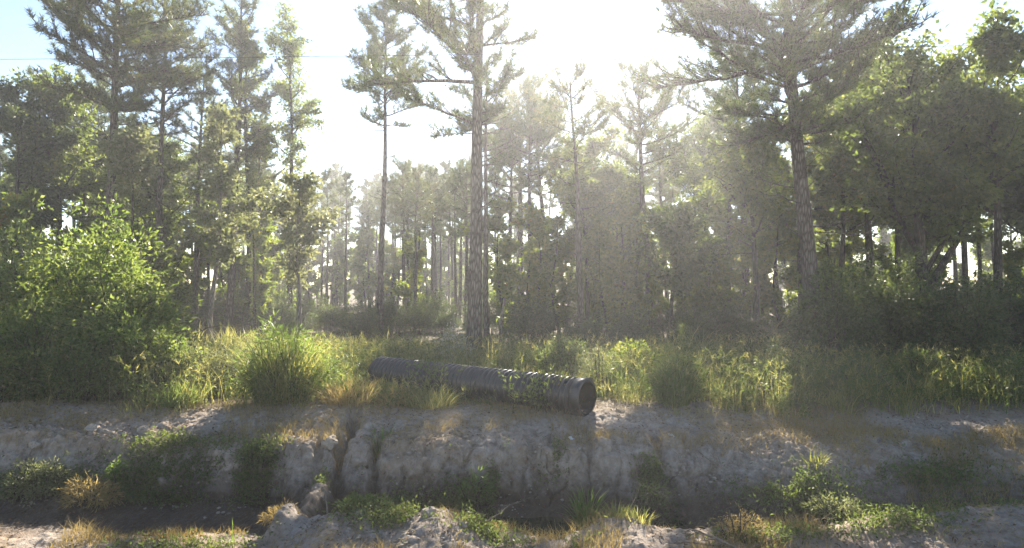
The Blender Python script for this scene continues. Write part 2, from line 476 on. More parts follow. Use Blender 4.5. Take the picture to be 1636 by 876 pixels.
def build_water():
    m, nt, out = new_mat('ditch_water')
    p = N(nt, 'ShaderNodeBsdfPrincipled')
    p.inputs['Base Color'].default_value = (0.035, 0.038, 0.018, 1); p.inputs['Roughness'].default_value = 0.06
    p.inputs['Specular IOR Level'].default_value = 0.5
    no = N(nt, 'ShaderNodeTexNoise'); no.inputs['Scale'].default_value = 5
    b = N(nt, 'ShaderNodeBump'); b.inputs['Strength'].default_value = 0.12; b.inputs['Distance'].default_value = 0.02
    nt.links.new(no.outputs['Fac'], b.inputs['Height']); nt.links.new(b.outputs[0], p.inputs['Normal'])
    nt.links.new(p.outputs[0], out.inputs['Surface'])
    nx, ny = 40, 6
    xs = np.linspace(-1.0, 3.6, nx); ys = np.linspace(8.5, 10.3, ny)
    XX, YY = np.meshgrid(xs, ys)
    V = np.stack([XX, YY, np.full_like(XX, -1.03)], -1).reshape(-1, 3)
    i = np.arange(ny - 1)[:, None] * nx + np.arange(nx - 1)[None]
    q = np.stack([i, i + 1, i + nx + 1, i + nx], -1).reshape(-1, 4)
    tag(link('water', mesh_np('water', V, [q], [m], None, True)), kind='structure')
build_water()

# ------------------------------------------------------------------ corrugated culvert pipe
def build_pipe():
    m, nt, out = new_mat('black_plastic')
    tc = N(nt, 'ShaderNodeTexCoord'); no = N(nt, 'ShaderNodeTexNoise'); no.inputs['Scale'].default_value = 9; no.inputs['Detail'].default_value = 7
    nt.links.new(tc.outputs['Object'], no.inputs['Vector'])
    col = ramp(nt, no.outputs['Fac'], [(0.38, (0.013, 0.013, 0.015)), (0.60, (0.026, 0.025, 0.027)), (0.74, (0.09, 0.08, 0.068))])
    p = N(nt, 'ShaderNodeBsdfPrincipled'); p.inputs['Specular IOR Level'].default_value = 0.7
    rr = N(nt, 'ShaderNodeMapRange'); rr.inputs['To Min'].default_value = 0.26; rr.inputs['To Max'].default_value = 0.6
    nt.links.new(no.outputs['Fac'], rr.inputs['Value']); nt.links.new(rr.outputs[0], p.inputs['Roughness'])
    nt.links.new(col, p.inputs['Base Color']); nt.links.new(p.outputs[0], out.inputs['Surface'])
    M['plastic'] = m
    A = np.array([X(938, 12.0), 12.0]); B = np.array([X(604, 15.3), 15.3])
    L = float(np.hypot(*(B - A)))
    ro, pitch, dep = 0.345, 0.122, 0.052
    za = gh(*A) + ro - 0.04; zb = Zr(569, 15.3) - ro
    root = empty('culvert_pipe', (A[0], A[1], za - ro))
    tag(root, 'long black corrugated plastic drain pipe lying in the grass above the ditch', 'pipe')
    u = np.array([B[0] - A[0], B[1] - A[1], zb - za]); L = float(np.linalg.norm(u)); u /= L
    side = unit(np.cross(u, [0, 0, 1.0])); up = np.cross(side, u)
    k = 56
    th = np.arange(k) * 2 * np.pi / k
    def shell(prof, name, parent, lab=None):
        prof = np.array(prof)
        c = np.array([0, 0, ro]) + prof[:, 0:1] * u
        v = c[:, None] + prof[:, 1][:, None, None] * (np.cos(th)[None, :, None] * side + np.sin(th)[None, :, None] * up)
        n = len(prof)
        i = np.arange(n - 1)[:, None] * k; j = np.arange(k)[None]; j2 = (j + 1) % k
        q = np.stack([i + j, i + j2, i + k + j2, i + k + j], -1).reshape(-1, 4)
        o = link(name, mesh_np(name, v.reshape(-1, 3), [q], [m], None, True), parent)
        return o
    # smooth bell end
    shell([(0.0, ro - 0.055), (0.0, ro - 0.012), (0.012, ro), (0.19, ro - 0.004), (0.20, ro - 0.03)], 'end_collar', root)
    # inner lining
    shell([(0.0, ro - 0.055), (L, ro - 0.055)], 'inner_lining', root)
    nr = int((L - 0.22) / pitch)
    # each rib is a part of its own; one shared mesh
    prof = np.array([(0, ro - dep), (0.034, ro - dep), (0.042, ro - 0.010), (0.052, ro), (0.084, ro), (0.094, ro - 0.010), (0.102, ro - dep), (pitch + 0.002, ro - dep)])
    rib0 = shell(prof, 'rib', root)
    for i in range(nr):
        o = rib0 if i == 0 else rib0.copy()
        if i: COL.objects.link(o); o.parent = root
        s = 0.20 + i * pitch
        o.location = u * s
    end = 0.20 + nr * pitch
    shell([(end, ro - dep), (end + 0.03, ro - dep), (end + 0.03, ro - 0.055)], 'cut_end', root)
    return A, B
PIPE = build_pipe()

# ------------------------------------------------------------------ trees
def polyline(p, d, L, n, bend, up, r):
    pts = [np.array(p, float)]; d = np.array(d, float)
    st = L / (n - 1)
    for i in range(n - 1):
        d = unit(d + r.normal(size=3) * bend + np.array([0, 0, up]))
        pts.append(pts[-1] + d * st)
    return np.array(pts)

def sample_line(pts, t):
    f = np.clip(t, 0, 0.9999) * (len(pts) - 1)
    i = f.astype(int); w = (f - i)[:, None]
    return pts[i] * (1 - w) + pts[i + 1] * w, unit(pts[i + 1] - pts[i])

def trunk_line(H, lean, n, wob, r):
    t = np.linspace(0, 1, n)
    ph = r.uniform(0, 6.28, 4)
    x = lean[0] * t + wob * (np.sin(t * 4 + ph[0]) - math.sin(ph[0])) + 0.4 * wob * (np.sin(t * 11 + ph[1]) - math.sin(ph[1]))
    y = lean[1] * t + wob * (np.sin(t * 4.5 + ph[2]) - math.sin(ph[2]))
    return np.stack([x, y, t * H - 0.15 * (1 - t)], 1)

def pine_meshes(seed, H, dia, hb, Rc, lean=(0, 0), needle_k=15, nl=0.22, nw=0.013, step=0.40, sub=10, dead=8, tuft_gap=0.20, mat='needle', bark='bark', dens=1.0, limb_k=5, gaps=0.12, asym=None, wob=0.05, tropism=0.03):
    r = np.random.default_rng(seed)
    tr = Acc(); cr = Acc()
    n = 22
    T = trunk_line(H, lean, n, wob, r)
    t = np.linspace(0, 1, n)
    rad = dia / 2 * (1 - 0.80 * t ** 1.15) * (1 + 0.35 * np.exp(-t * H / 0.35))
    tube(tr, T, rad, 14 if limb_k > 4 else 8, rough=0.025)
    P, D = [], []
    h = hb
    az = r.uniform(0, 6.28)
    while h < H - 0.1:
        u = (h - hb) / (H - hb)
        m = r.integers(3, 5) if u < 0.9 else 3
        for k in range(m):
            az += 2.4 + r.normal() * 0.35
            if r.random() < gaps: continue
            prof = (0.50 + 0.50 * min(1, u / 0.35)) * (1 - 0.62 * max(0, u - 0.5) / 0.5)
            Lb = Rc * prof * r.uniform(0.5, 1.15)
            if asym is not None:
                Lb *= 1 + asym[0] * math.cos(az - asym[1])
            el = R(r.uniform(-8, 20) + 45 * u ** 1.2)
            p0, _ = sample_line(T, np.array([(h + 0.15) / H])); p0 = p0[0]
            d0 = np.array([math.cos(az) * math.cos(el), math.sin(az) * math.cos(el), math.sin(el)])
            pl = polyline(p0, d0, Lb, 8, 0.11, tropism, r)
            rb = np.interp(h / H, t, rad)
            r0 = min(rb * 0.5, 0.012 + 0.016 * Lb)
            tube(tr, pl, r0 * np.linspace(1, 0.28, 8), limb_k)
            tt = np.linspace(0.42 + 0.1 * (1 - u), 1.0, max(3, int(Lb * (1 - 0.4) / tuft_gap)))
            a, b = sample_line(pl, tt); P.append(a); D.append(b + np.array([0, 0, 0.3]))
            ns = max(2, int(sub * Lb / 2.0 * dens + r.random()))
            for q in range(ns):
                ts = r.uniform(0.20, 0.95)
                sp, sd = sample_line(pl, np.array([ts])); sp = sp[0]; sd = sd[0]
                sidev = unit(np.cross(sd, [0, 0, 1.0])) * (1 if r.random() < 0.5 else -1)
                d1 = unit(sd * 0.8 + sidev * r.uniform(0.5, 1.1) + np.array([0, 0, r.uniform(0.0, 0.6)]))
                Ls = Lb * r.uniform(0.18, 0.42) * (1.25 - 0.5 * ts)
                ps = polyline(sp, d1, Ls, 5, 0.13, 0.09, r)
                tube(tr, ps, r0 * 0.42 * np.linspace(1, 0.3, 5), 4 if limb_k > 4 else 3)
                tt = np.linspace(0.35, 1.0, max(2, int(Ls * 0.65 / tuft_gap) + 1))
                a, b = sample_line(ps, tt)
                a = a + r.normal(size=a.shape) * 0.05
                P.append(a); D.append(b + np.array([0, 0, 0.35]))
        h += step * r.uniform(0.7, 1.3)
    p0, d0 = sample_line(T, np.array([0.985, 0.999])); P.append(p0); D.append(d0)
    for k in range(dead):
        hh = r.uniform(hb * 0.55, hb * 1.05); a = r.uniform(0, 6.28)
        p0, _ = sample_line(T, np.array([hh / H]))
        Ld = r.uniform(0.3, 0.55 * Rc)
        pl = polyline(p0[0], (math.cos(a), math.sin(a), r.uniform(-0.1, 0.4)), Ld, 6, 0.16, 0.0, r)
        tube(tr, pl, np.linspace(0.022, 0.006, 6), 4)
        for q in range(3):
            sp, sd = sample_line(pl, np.array([r.uniform(0.35, 0.9)]))
            ps = polyline(sp[0], unit(sd[0] + r.normal(size=3) * 0.6), Ld * 0.3, 4, 0.2, 0, r)
            tube(tr, ps, np.linspace(0.010, 0.004, 4), 3)
    P = np.concatenate(P); D = np.concatenate(D)
    needles(cr, P, D, needle_k, nl, nw, 0.9, r)
    return tr.mesh('trunk', M[bark], True), cr.mesh('crown', M[mat])

def leafy_meshes(seed, H, dia, hb, Rc, lean=(0, 0), nleaf=7000, leaf=(0.09, 0.055), mat='oak', bark='bark_dark', limbs=16, fork=None, clump=0.20, flat=0.0, wob=0.10, up=0.06, vine=0):
    r = np.random.default_rng(seed)
    tr = Acc(); cr = Acc()
    n = 18
    T = trunk_line(H * 0.96, lean, n, wob, r)
    t = np.linspace(0, 1, n)
    rad = dia / 2 * (1 - 0.88 * t) * (1 + 0.3 * np.exp(-t * H / 0.3)) + 0.004
    tube(tr, T, rad, 10, rough=0.03)
    stems = [(T, rad, 0.0)]
    if fork:
        for (fh, dx, dy, L, rr) in fork:
            p0, _ = sample_line(T, np.array([fh / (H * 0.96)]))
            pl = polyline(p0[0], unit(np.array([dx, dy, 1.0])), L, 12, 0.05, 0.02, r)
            rd = rr * np.linspace(1, 0.15, 12)
            tube(tr, pl, rd, 8); stems.append((pl, rd, 0.25))
    ends = []
    for (T2, rad2, tmin) in stems:
        Hs = T2[-1, 2] - T2[0, 2]
        m = int(limbs * (1 if T2 is T else 0.6))
        for k in range(m):
            if T2 is T:
                u = (k + r.random()) / m
                ts = (hb + (H - hb) * u) / H
            else:
                ts = r.uniform(tmin, 0.98); u = ts
            p0, d0 = sample_line(T2, np.array([ts])); a = r.uniform(0, 6.28)
            prof = math.sin(math.pi * (0.22 + 0.70 * u)) ** 0.8
            Lb = Rc * prof * r.uniform(0.4, 1.3)
            el = R(r.uniform(5, 45) + 20 * u)
            dd = np.array([math.cos(a) * math.cos(el), math.sin(a) * math.cos(el), math.sin(el)])
            pl = polyline(p0[0], dd, Lb, 7, 0.16, up, r)
            r0 = min(float(np.interp(ts, np.linspace(0, 1, len(rad2)), rad2)) * 0.6, 0.01 + 0.014 * Lb)
            tube(tr, pl, r0 * np.linspace(1, 0.25, 7), 5)
            for q in range(6):
                sp, sd = sample_line(pl, np.array([r.uniform(0.25, 0.98)]))
                ps = polyline(sp[0], unit(sd[0] * 0.7 + r.normal(size=3) * 0.6), Lb * r.uniform(0.22, 0.45), 5, 0.2, 0.03, r)
                tube(tr, ps, r0 * 0.4 * np.linspace(1, 0.3, 5), 3)
                ends.append((ps, 1.0))
            ends.append((pl, 0.9))
        ends.append((T2[-5:], 0.8))
    w = np.array([np.linalg.norm(e[0][-1] - e[0][0]) * e[1] + 0.12 for e in ends]); w = w * r.exponential(1.0, len(w)); w /= w.sum()
    cnt = r.multinomial(nleaf, w)
    P, D = [], []
    for (pl, _), c in zip(ends, cnt):
        if c == 0: continue
        a, b = sample_line(pl, r.beta(2.2, 1.2, c))
        off = r.normal(size=(c, 3)) * clump * np.array([1, 1, 0.62]) * r.uniform(0.35, 1.0)
        P.append(a + off); D.append(b * 0.4 + unit(off) * 0.6 + np.array([0, 0, -0.35]) + r.normal(size=(c, 3)) * 0.5)
    if vine:
        tv = r.uniform(0.08, 0.75, vine); a, b = sample_line(T, tv)
        off = r.normal(size=(vine, 3)) * 0.13; P.append(a + off); D.append(off + np.array([0, 0, -0.15]))
    P = np.concatenate(P); D = np.concatenate(D)
    n = len(P)
    leaves(cr, P, D, leaf[0] * r.uniform(0.6, 1.3, n), leaf[1] * r.uniform(0.6, 1.3, n), 0.22, None, r)
    return tr.mesh('trunk', M[bark], True), cr.mesh('crown', M[mat])

def place_tree(name, me, px, d, label, cat='tree', group=None, rz=None, sc=1.0, dz=0.0, x=None):
    xx = X(px, d) if x is None else x
    o = empty(name, (xx, d, gh(xx, d) + dz), 0.0 if rz is None else rz, sc)
    tag(o, label, cat, group)
    if group: o.rotation_euler = (random.gauss(0, 0.025), random.gauss(0, 0.025), o.rotation_euler[2])
    link('trunk', me[0], o); link('crown', me[1], o)
    return o

# the tall pines that stand out one by one: (px, d, top row, dia, crown base row, radius, lean...)
def Hof(py, d): return Zr(py, d) - 0.2

PINES = [
 dict(px=166, d=22, H=15.5, dia=0.36, hb=Hof(175, 22), Rc=3.7, lean=(0.55, 0), seed=11, dead=14, dens=1.35, label='tall pine with wide dark crown rising out of the vine thicket at left'),
 dict(px=249, d=26, H=13.6, dia=0.31, hb=Hof(235, 26), Rc=2.5, lean=(0.5, 0), seed=12, dead=16, label='slim pine with bare upper twigs beside the wide-crowned thicket pine'),
 dict(px=364, d=29, H=14.6, dia=0.33, hb=Hof(255, 29), Rc=2.2, lean=(0.45, 0), seed=13, dead=6, label='narrow-crowned pine with clean lower trunk just right of the thicket'),
 dict(px=607, d=27, H=Hof(25, 27), dia=0.27, hb=Hof(205, 27), Rc=2.35, lean=(0.15, 0), seed=14, dead=9, gaps=0.06, dens=1.5, label='slender lone pine with open round crown against the bright sky gap'),
 dict(px=757, d=20, H=15.0, dia=0.47, hb=Hof(205, 20), Rc=3.1, lean=(0.10, 0.2), seed=15, dead=14, gaps=0.15, dens=1.3, asym=(0.4, math.pi), label='thick straight pine trunk standing just behind the black pipe'),
 dict(px=779, d=23.5, H=Hof(120, 23.5), dia=0.24, hb=Hof(270, 23.5), Rc=2.0, lean=(-0.1, 0), seed=16, dead=8, label='thinner dark pine close behind the thick trunk by the pipe'),
 dict(px=930, d=25, H=Hof(128, 25), dia=0.27, hb=Hof(262, 25), Rc=2.2, lean=(-0.45, 0), seed=17, dead=10, label='medium pine behind the open end of the pipe, its crown below the glare'),
 dict(px=1041, d=29, H=Hof(125, 29), dia=0.36, hb=Hof(300, 29), Rc=2.7, lean=(-0.6, 0), seed=18, dead=10, label='dark bushy pine with its trunk lost in the yellow-green understory'),
 dict(px=1306, d=19.5, H=15.5, dia=0.50, hb=Hof(235, 19.5), Rc=4.4, lean=(-1.25, 0), seed=19, dead=14, dens=1.6, gaps=0.03, step=0.34, label='big leaning pine with grey trunk and broad crown at the right'),
 dict(px=845, d=31, H=Hof(150, 31), dia=0.26, hb=Hof(300, 31), Rc=2.3, lean=(0.2, 0), seed=20, dead=6, label='hazy pine crown between the thick trunk and the medium pine'),
 dict(px=1195, d=26, H=Hof(115, 26), dia=0.33, hb=Hof(290, 26), Rc=2.6, lean=(-0.5, 0), seed=21, dead=6, label='dark pine just left of the big leaning pine'),
]
PINE_POOL = []
for q in PINES:
    kw = {k: v for k, v in q.items() if k not in ('px', 'd', 'label')}
    me = pine_meshes(kw.pop('seed'), kw.pop('H'), kw.pop('dia'), kw.pop('hb'), kw.pop('Rc'), needle_k=16, nl=0.25, nw=0.025, tuft_gap=0.15, **kw)
    place_tree('pine_tree', me, q['px'], q['d'], q['label'])
    if q['seed'] in (13, 17, 18, 20, 21): PINE_POOL.append((me, q['H']))

# broad-leaved trees that stand out
BROAD = [
 dict(px=462, d=32, H=Hof(18, 32), dia=0.30, hb=Hof(265, 32), Rc=2.2, lean=(-0.2, 0), seed=31, nleaf=7500, limbs=22, leaf=(0.15, 0.10), vine=900, label='tall leafy tree with vine-wrapped trunk left of the sky gap'),
 dict(px=398, d=31, H=Hof(10, 31), dia=0.28, hb=Hof(260, 31), Rc=1.9, lean=(0.0, 0), seed=32, nleaf=9000, limbs=20, label='tall leafy tree with pointed dark top behind the narrow-crowned pine'),
 dict(px=481, d=22, H=Hof(285, 22), dia=0.19, hb=Hof(450, 22), Rc=1.25, lean=(-0.1, 0), seed=33, nleaf=3600, limbs=18, mat='pale_leaf', bark='bark_pale', label='small sunlit tree with pale trunk and thin pale leaves'),
 dict(px=1468, d=20, H=Hof(95, 20), dia=0.46, hb=Hof(330, 20), Rc=2.9, lean=(-0.3, 0), seed=34, nleaf=21700, limbs=22, fork=[(2.0, 0.62, 0.1, 6.0, 0.13), (3.2, -0.5, 0.0, 4.5, 0.10), (2.6, 0.9, 0.3, 5.0, 0.09)], label='forked dark hardwood with a limb slanting up to the right'),
 dict(px=1400, d=25, H=Hof(95, 25), dia=0.35, hb=Hof(350, 25), Rc=3.2, lean=(-0.2, 0), seed=35, nleaf=20150, limbs=24, label='dense grey-green hardwood behind the big leaning pine'),
 dict(px=1600, d=19, H=Hof(75, 19), dia=0.30, hb=Hof(340, 19), Rc=2.6, lean=(0.2, 0), seed=36, nleaf=18600, limbs=24, label='dense hardwood crown filling the upper right corner'),
 dict(px=1212, d=24, H=Hof(210, 24), dia=0.27, hb=Hof(400, 24), Rc=2.0, lean=(-0.6, 0), seed=37, nleaf=8000, limbs=22, label='medium hardwood with dark curved trunk beside the big leaning pine'),
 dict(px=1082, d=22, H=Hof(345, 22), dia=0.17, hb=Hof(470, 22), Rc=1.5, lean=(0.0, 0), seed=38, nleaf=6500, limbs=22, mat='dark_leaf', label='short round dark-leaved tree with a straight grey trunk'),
 dict(px=95, d=27, H=Hof(140, 27), dia=0.28, hb=Hof(340, 27), Rc=2.5, lean=(0.2, 0), seed=39, nleaf=11000, limbs=24, label='bushy hardwood with yellowish top behind the left thicket'),
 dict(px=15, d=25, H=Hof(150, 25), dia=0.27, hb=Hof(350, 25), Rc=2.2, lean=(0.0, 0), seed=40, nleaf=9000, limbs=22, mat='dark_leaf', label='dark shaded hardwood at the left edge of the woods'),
 dict(px=205, d=21, H=Hof(212, 21), dia=0.14, hb=Hof(300, 21), Rc=0.9, lean=(0.1, 0), seed=41, nleaf=2600, limbs=16, mat='pale_leaf', label='light green young tree in front of the wide-crowned thicket pine'),
 dict(px=335, d=24, H=Hof(165, 24), dia=0.18, hb=Hof(420, 24), Rc=1.4, lean=(0.2, 0), seed=42, nleaf=5000, limbs=22, mat='pale_leaf', bark='bark_pale', label='lanky tree with thin olive foliage left of the narrow-crowned pine'),
]
BROAD_POOL = []
for q in BROAD:
    kw = {k: v for k, v in q.items() if k not in ('px', 'd', 'label')}
    kw['nleaf'] = int(kw['nleaf'] * 0.85); kw.setdefault('leaf', (0.165, 0.11))
    me = leafy_meshes(kw.pop('seed'), kw.pop('H'), kw.pop('dia'), kw.pop('hb'), kw.pop('Rc'), **kw)
    place_tree('broadleaf_tree', me, q['px'], q['d'], q['label'])
    if q['seed'] in (31, 35, 36, 37, 38, 39): BROAD_POOL.append((me, q['H']))

# distant pines: five models, many copies
FAR = []
for i in range(5):
    FAR.append(pine_meshes(60 + i, 12.0, 0.25, [7.4, 8.0, 6.9, 7.8, 8.3][i], [1.6, 1.4, 1.8, 1.5, 1.3][i], lean=(0.3 * (i - 2) * 0.5, 0), needle_k=18, nl=0.30, nw=0.044,
                           step=0.52, sub=8, dead=6, tuft_gap=0.22, mat='needle_far', bark='bark_dark', limb_k=4, gaps=0.1))
r = np.random.default_rng(99)
far_spots = []
def far_zone(n, p0, p1, d0, d1, y0, y1, label, group):
    tries = 0; c = 0
    while c < n and tries < 4000:
        tries += 1
        d = math.sqrt(r.uniform(d0 * d0, d1 * d1)); px = r.uniform(p0, p1)
        x = X(px, d)
        if any((x - a) ** 2 + (d - b) ** 2 < 1.7 ** 2 for a, b in far_spots): continue
        far_spots.append((x, d))
        H = Hof(r.uniform(y0, y1), d)
        i = int(r.integers(0, 5))
        place_tree('pine_tree', FAR[i], px, d, label, group=group, rz=r.uniform(0, 6.28), sc=H / 12.0)
        c += 1
far_zone(62, 385, 750, 40, 78, 262, 325, 'slender distant pine with dark bare trunk beyond the sunny clearing', 'distant pines beyond the clearing')
far_zone(26, 180, 440, 38, 66, 215, 290, 'thin dark pine trunk deep in the woods right of the thicket', 'deep-woods pines behind the thicket')
far_zone(16, -60, 200, 36, 58, 215, 275, 'shaded pine deep behind the thicket on the left', 'shaded pines at the left')
far_zone(20, 770, 1260, 36, 66, 225, 300, 'hazy distant pine behind the yellow-green understory', 'distant pines behind the understory')
far_zone(14, 1260, 1720, 36, 62, 200, 290, 'hazy distant pine behind the hardwoods on the right', 'distant pines on the right')

# trees of middle distance that close the wood: copies of the models above
GROUPS_KIND = {}
def mid_zone(n, p0, p1, d0, d1, y0, y1, pool, kind, label, group, gap=2.0):
    tries = 0; c = 0
    while c < n and tries < 3000:
        tries += 1
        d = r.uniform(d0, d1); px = r.uniform(p0, p1); x = X(px, d)
        if any((x - a) ** 2 + (d - b) ** 2 < gap * gap for a, b in far_spots): continue
        far_spots.append((x, d))
        me, H0 = pool[int(r.integers(0, len(pool)))]
        place_tree(kind, me, px, d, label, group=group, rz=r.uniform(0, 6.28), sc=Hof(r.uniform(y0, y1), d) / H0)
        c += 1
mid_zone(9, 790, 1290, 29, 42, 150, 250, PINE_POOL, 'pine_tree', 'mid-distance pine', 'pines behind the understory')
mid_zone(8, 790, 1330, 27, 40, 190, 300, BROAD_POOL, 'broadleaf_tree', 'mid-distance leafy tree', 'leafy trees behind the understory')
mid_zone(6, -40, 440, 28, 40, 110, 230, PINE_POOL, 'pine_tree', 'mid-distance pine', 'pines behind the left-hand trees')
mid_zone(8, -40, 450, 27, 38, 215, 310, BROAD_POOL, 'broadleaf_tree', 'mid-distance leafy tree', 'leafy trees behind the left-hand trees')
mid_zone(14, 1290, 1740, 25, 38, 115, 260, BROAD_POOL, 'broadleaf_tree', 'mid-distance leafy tree', 'leafy trees on the right')
mid_zone(6, 640, 800, 33, 42, 250, 300, PINE_POOL, 'pine_tree', 'mid-distance pine', 'pines left of the thick trunk')

ORD = ('first second third fourth fifth sixth seventh eighth ninth tenth eleventh twelfth thirteenth fourteenth fifteenth sixteenth seventeenth eighteenth nineteenth twentieth ' +
       ' '.join('twenty-' + w for w in 'first second third fourth fifth sixth seventh eighth ninth'.split()) + ' thirtieth ' + ' '.join('thirty-' + w for w in 'first second third fourth fifth sixth seventh eighth ninth'.split())).split()
LAND = [(-999, 'the left edge'), (166, 'the tall wide-crowned pine'), (249, 'the slim bare-twigged pine'), (364, 'the narrow-crowned pine'), (462, 'the vine-wrapped tree'),
        (607, 'the slender lone pine'), (757, 'the thick pine trunk'), (930, 'the medium pine'), (1041, 'the dark bushy pine'), (1306, 'the big leaning pine'), (1468, 'the forked hardwood')]
def relabel(names, kind, tops=None):
    # says which one by the landmark tree on its left and its turn from there
    items = {}
    for o in names:
        px = 818 + F * o.location.x / o.location.y
        k = max(i for i, l in enumerate(LAND) if l[0] <= px)
        items.setdefault(k, []).append((px, o))
    for k, l in items.items():
        l.sort(key=lambda t: t[0])
        for j, (px, o) in enumerate(l):
            o['label'] = '%s %s counting rightwards from %s' % (ORD[min(j, len(ORD) - 1)], kind, LAND[k][1])

# understory saplings: six models, many copies
UND = []
for i in range(6):
    UND.append(leafy_meshes(80 + i, 5.5, 0.10, 0.7, [1.25, 1.0, 1.5, 1.1, 1.35, 0.95][i], lean=(0.2 * (i - 2), 0.1), nleaf=3600, leaf=(0.19, 0.125), mat='under', limbs=16, clump=0.12, wob=0.16))
und_spots = []
def und_zone(n, p0, p1, d0, d1, y0, y1, label, group, gap=1.0, mdl=None):
    tries = 0; c = 0
    while c < n and tries < 3000:
        tries += 1
        d = r.uniform(d0, d1); px = r.uniform(p0, p1); x = X(px, d)
        if any((x - a) ** 2 + (d - b) ** 2 < gap * gap for a, b in und_spots): continue
        und_spots.append((x, d))
        H = Hof(r.uniform(y0, y1), d)
        place_tree('understory_tree', (mdl or UND)[int(r.integers(0, len(mdl or UND)))], px, d, label, group=group, rz=r.uniform(0, 6.28), sc=max(0.3, H / 5.5))
        c += 1
und_zone(20, 785, 1290, 23, 34, 270, 430, 'yellow-green understory tree in the sunlit band right of the thick trunk', 'sunlit understory right of the thick trunk')
und_zone(10, 640, 1290, 33, 48, 340, 440, 'low leafy understory tree in the gloom under the pines', 'low understory under the pines')
und_zone(12, 270, 470, 30, 40, 300, 430, 'leafy understory tree among the trunks right of the thicket', 'understory right of the thicket')
und_zone(14, -40, 260, 21, 32, 300, 390, 'shaded understory tree behind the left thicket', 'understory behind the thicket')
und_zone(40, 360, 780, 50, 84, 360, 430, 'far leafy bush glowing beyond the pine trunks', 'far bushes beyond the pine trunks', 1.5)
und_zone(10, 790, 1030, 25, 34, 300, 430, 'leafy sapling between the thick trunk and the medium pine', 'saplings by the medium pine', 0.9)
und_zone(26, 770, 1290, 42, 75, 330, 425, 'far leafy growth closing the view under the pines', 'far growth behind the understory', 1.5)
und_zone(26, 1290, 1740, 30, 62, 330, 430, 'far leafy growth behind the right-hand hardwoods', 'far growth behind the hardwoods', 1.5)
und_zone(13, 1290, 1720, 19, 30, 360, 450, 'dim leafy understory tree under the right-hand hardwoods', 'understory under the right-hand hardwoods')

# ------------------------------------------------------------------ bushes, thicket, weeds
def bush_meshes(seed, rx, ry, H, stems, per, leaf, mat, droop=0.35, bark='twig', flower=None, spread=1.0, inner=0.25):
    r = np.random.default_rng(seed)
    st = Acc(); fo = Acc(); fl = Acc()
    P, D = [], []
    tips = []
    for k in range(stems):
        a = r.uniform(0, 6.28); q = math.sqrt(r.random()) * spread
        bx, by = math.cos(a) * q * rx * 0.6, math.sin(a) * q * ry * 0.6
        lob = 1 + 0.38 * float(vnoise(math.cos(a) * 1.7 + seed, math.sin(a) * 1.7, q * 1.5)) + (0.30 if r.random() < 0.06 else 0.0)
        tx, ty = math.cos(a) * q * rx * lob, math.sin(a) * q * ry * lob
        tz = H * math.sqrt(max(0.03, 1 - 0.92 * q * q)) * r.uniform(0.42, 1.08) * (0.6 + 0.4 * lob)
        t = np.linspace(0, 1, 8)[:, None]
        p0 = np.array([bx, by, -0.05]); p2 = np.array([tx, ty, tz])
        p1 = np.array([bx * 0.9 + tx * 0.1, by * 0.9 + ty * 0.1, tz * 1.05])
        pl = (1 - t) ** 2 * p0 + 2 * t * (1 - t) * p1 + t * t * p2
        ex = unit(np.array([tx + r.normal() * rx * 0.3, ty + r.normal() * ry * 0.3, 0.05])) * r.uniform(0.1, 0.5) * droop * H
        pl = pl + (t ** 3) * ex - np.array([0, 0, 1.0]) * (t ** 4) * droop * H * r.uniform(0.0, 0.45)
        pl = pl + r.normal(size=pl.shape) * 0.015 * H * t
        if k % 3 == 0:
            tube(st, pl, np.linspace(0.014, 0.004, 8), 3)
        c = int(per * r.uniform(0.5, 1.5))
        s = inner + (1 - inner) * r.beta(1.6, 0.9, c)
        aa, bb = sample_line(pl, s)
        off = r.normal(size=(c, 3)) * 0.05 * H ** 0.5
        P.append(aa + off); D.append(bb * 0.6 + unit(off) * 0.8 + np.array([0, 0, -0.1]))
        tips.append(pl[-1])
    for k in range(max(4, stems // 14)):
        i0 = r.integers(0, len(tips)); p0 = tips[i0] * np.array([0.75, 0.75, 0.7])
        pl = polyline(p0, unit(np.array([p0[0] / rx, p0[1] / ry, 1.1]) + r.normal(size=3) * 0.5), H * r.uniform(0.25, 0.6), 6, 0.15, 0.0, r)
        tube(st, pl, np.linspace(0.011, 0.004, 6), 4)
    P = np.concatenate(P); D = np.concatenate(D); n = len(P)
    keep = P[:, 2] > 0.0
    P, D = P[keep], D[keep]; n = len(P)
    leaves(fo, P, D, leaf[0] * r.uniform(0.4, 1.5, n), leaf[1] * r.uniform(0.4, 1.4, n), 0.2, None, r)
    out = [st.mesh('stems', M[bark], True), fo.mesh('foliage', M[mat])]
    if flower:
        T = np.array(tips); T = np.repeat(T, flower, 0) + r.normal(size=(len(T) * flower, 3)) * 0.06
        leaves(fl, T, rand_unit(len(T), r), 0.045, 0.035, 0.2, None, r)
        out.append(fl.mesh('flowers', M['flower']))
    return out

def place_bush(name, me, px, d, label, cat='bush', group=None, rz=0.0, sc=1.0, x=None, dz=0.0):
    xx = X(px, d) if x is None else x
    o = empty(name, (xx, d, gh(xx, d) + dz), rz, sc)
    tag(o, label, cat, group)
    for m_ in me: link(m_.name.split('.')[0], m_, o)
    return o

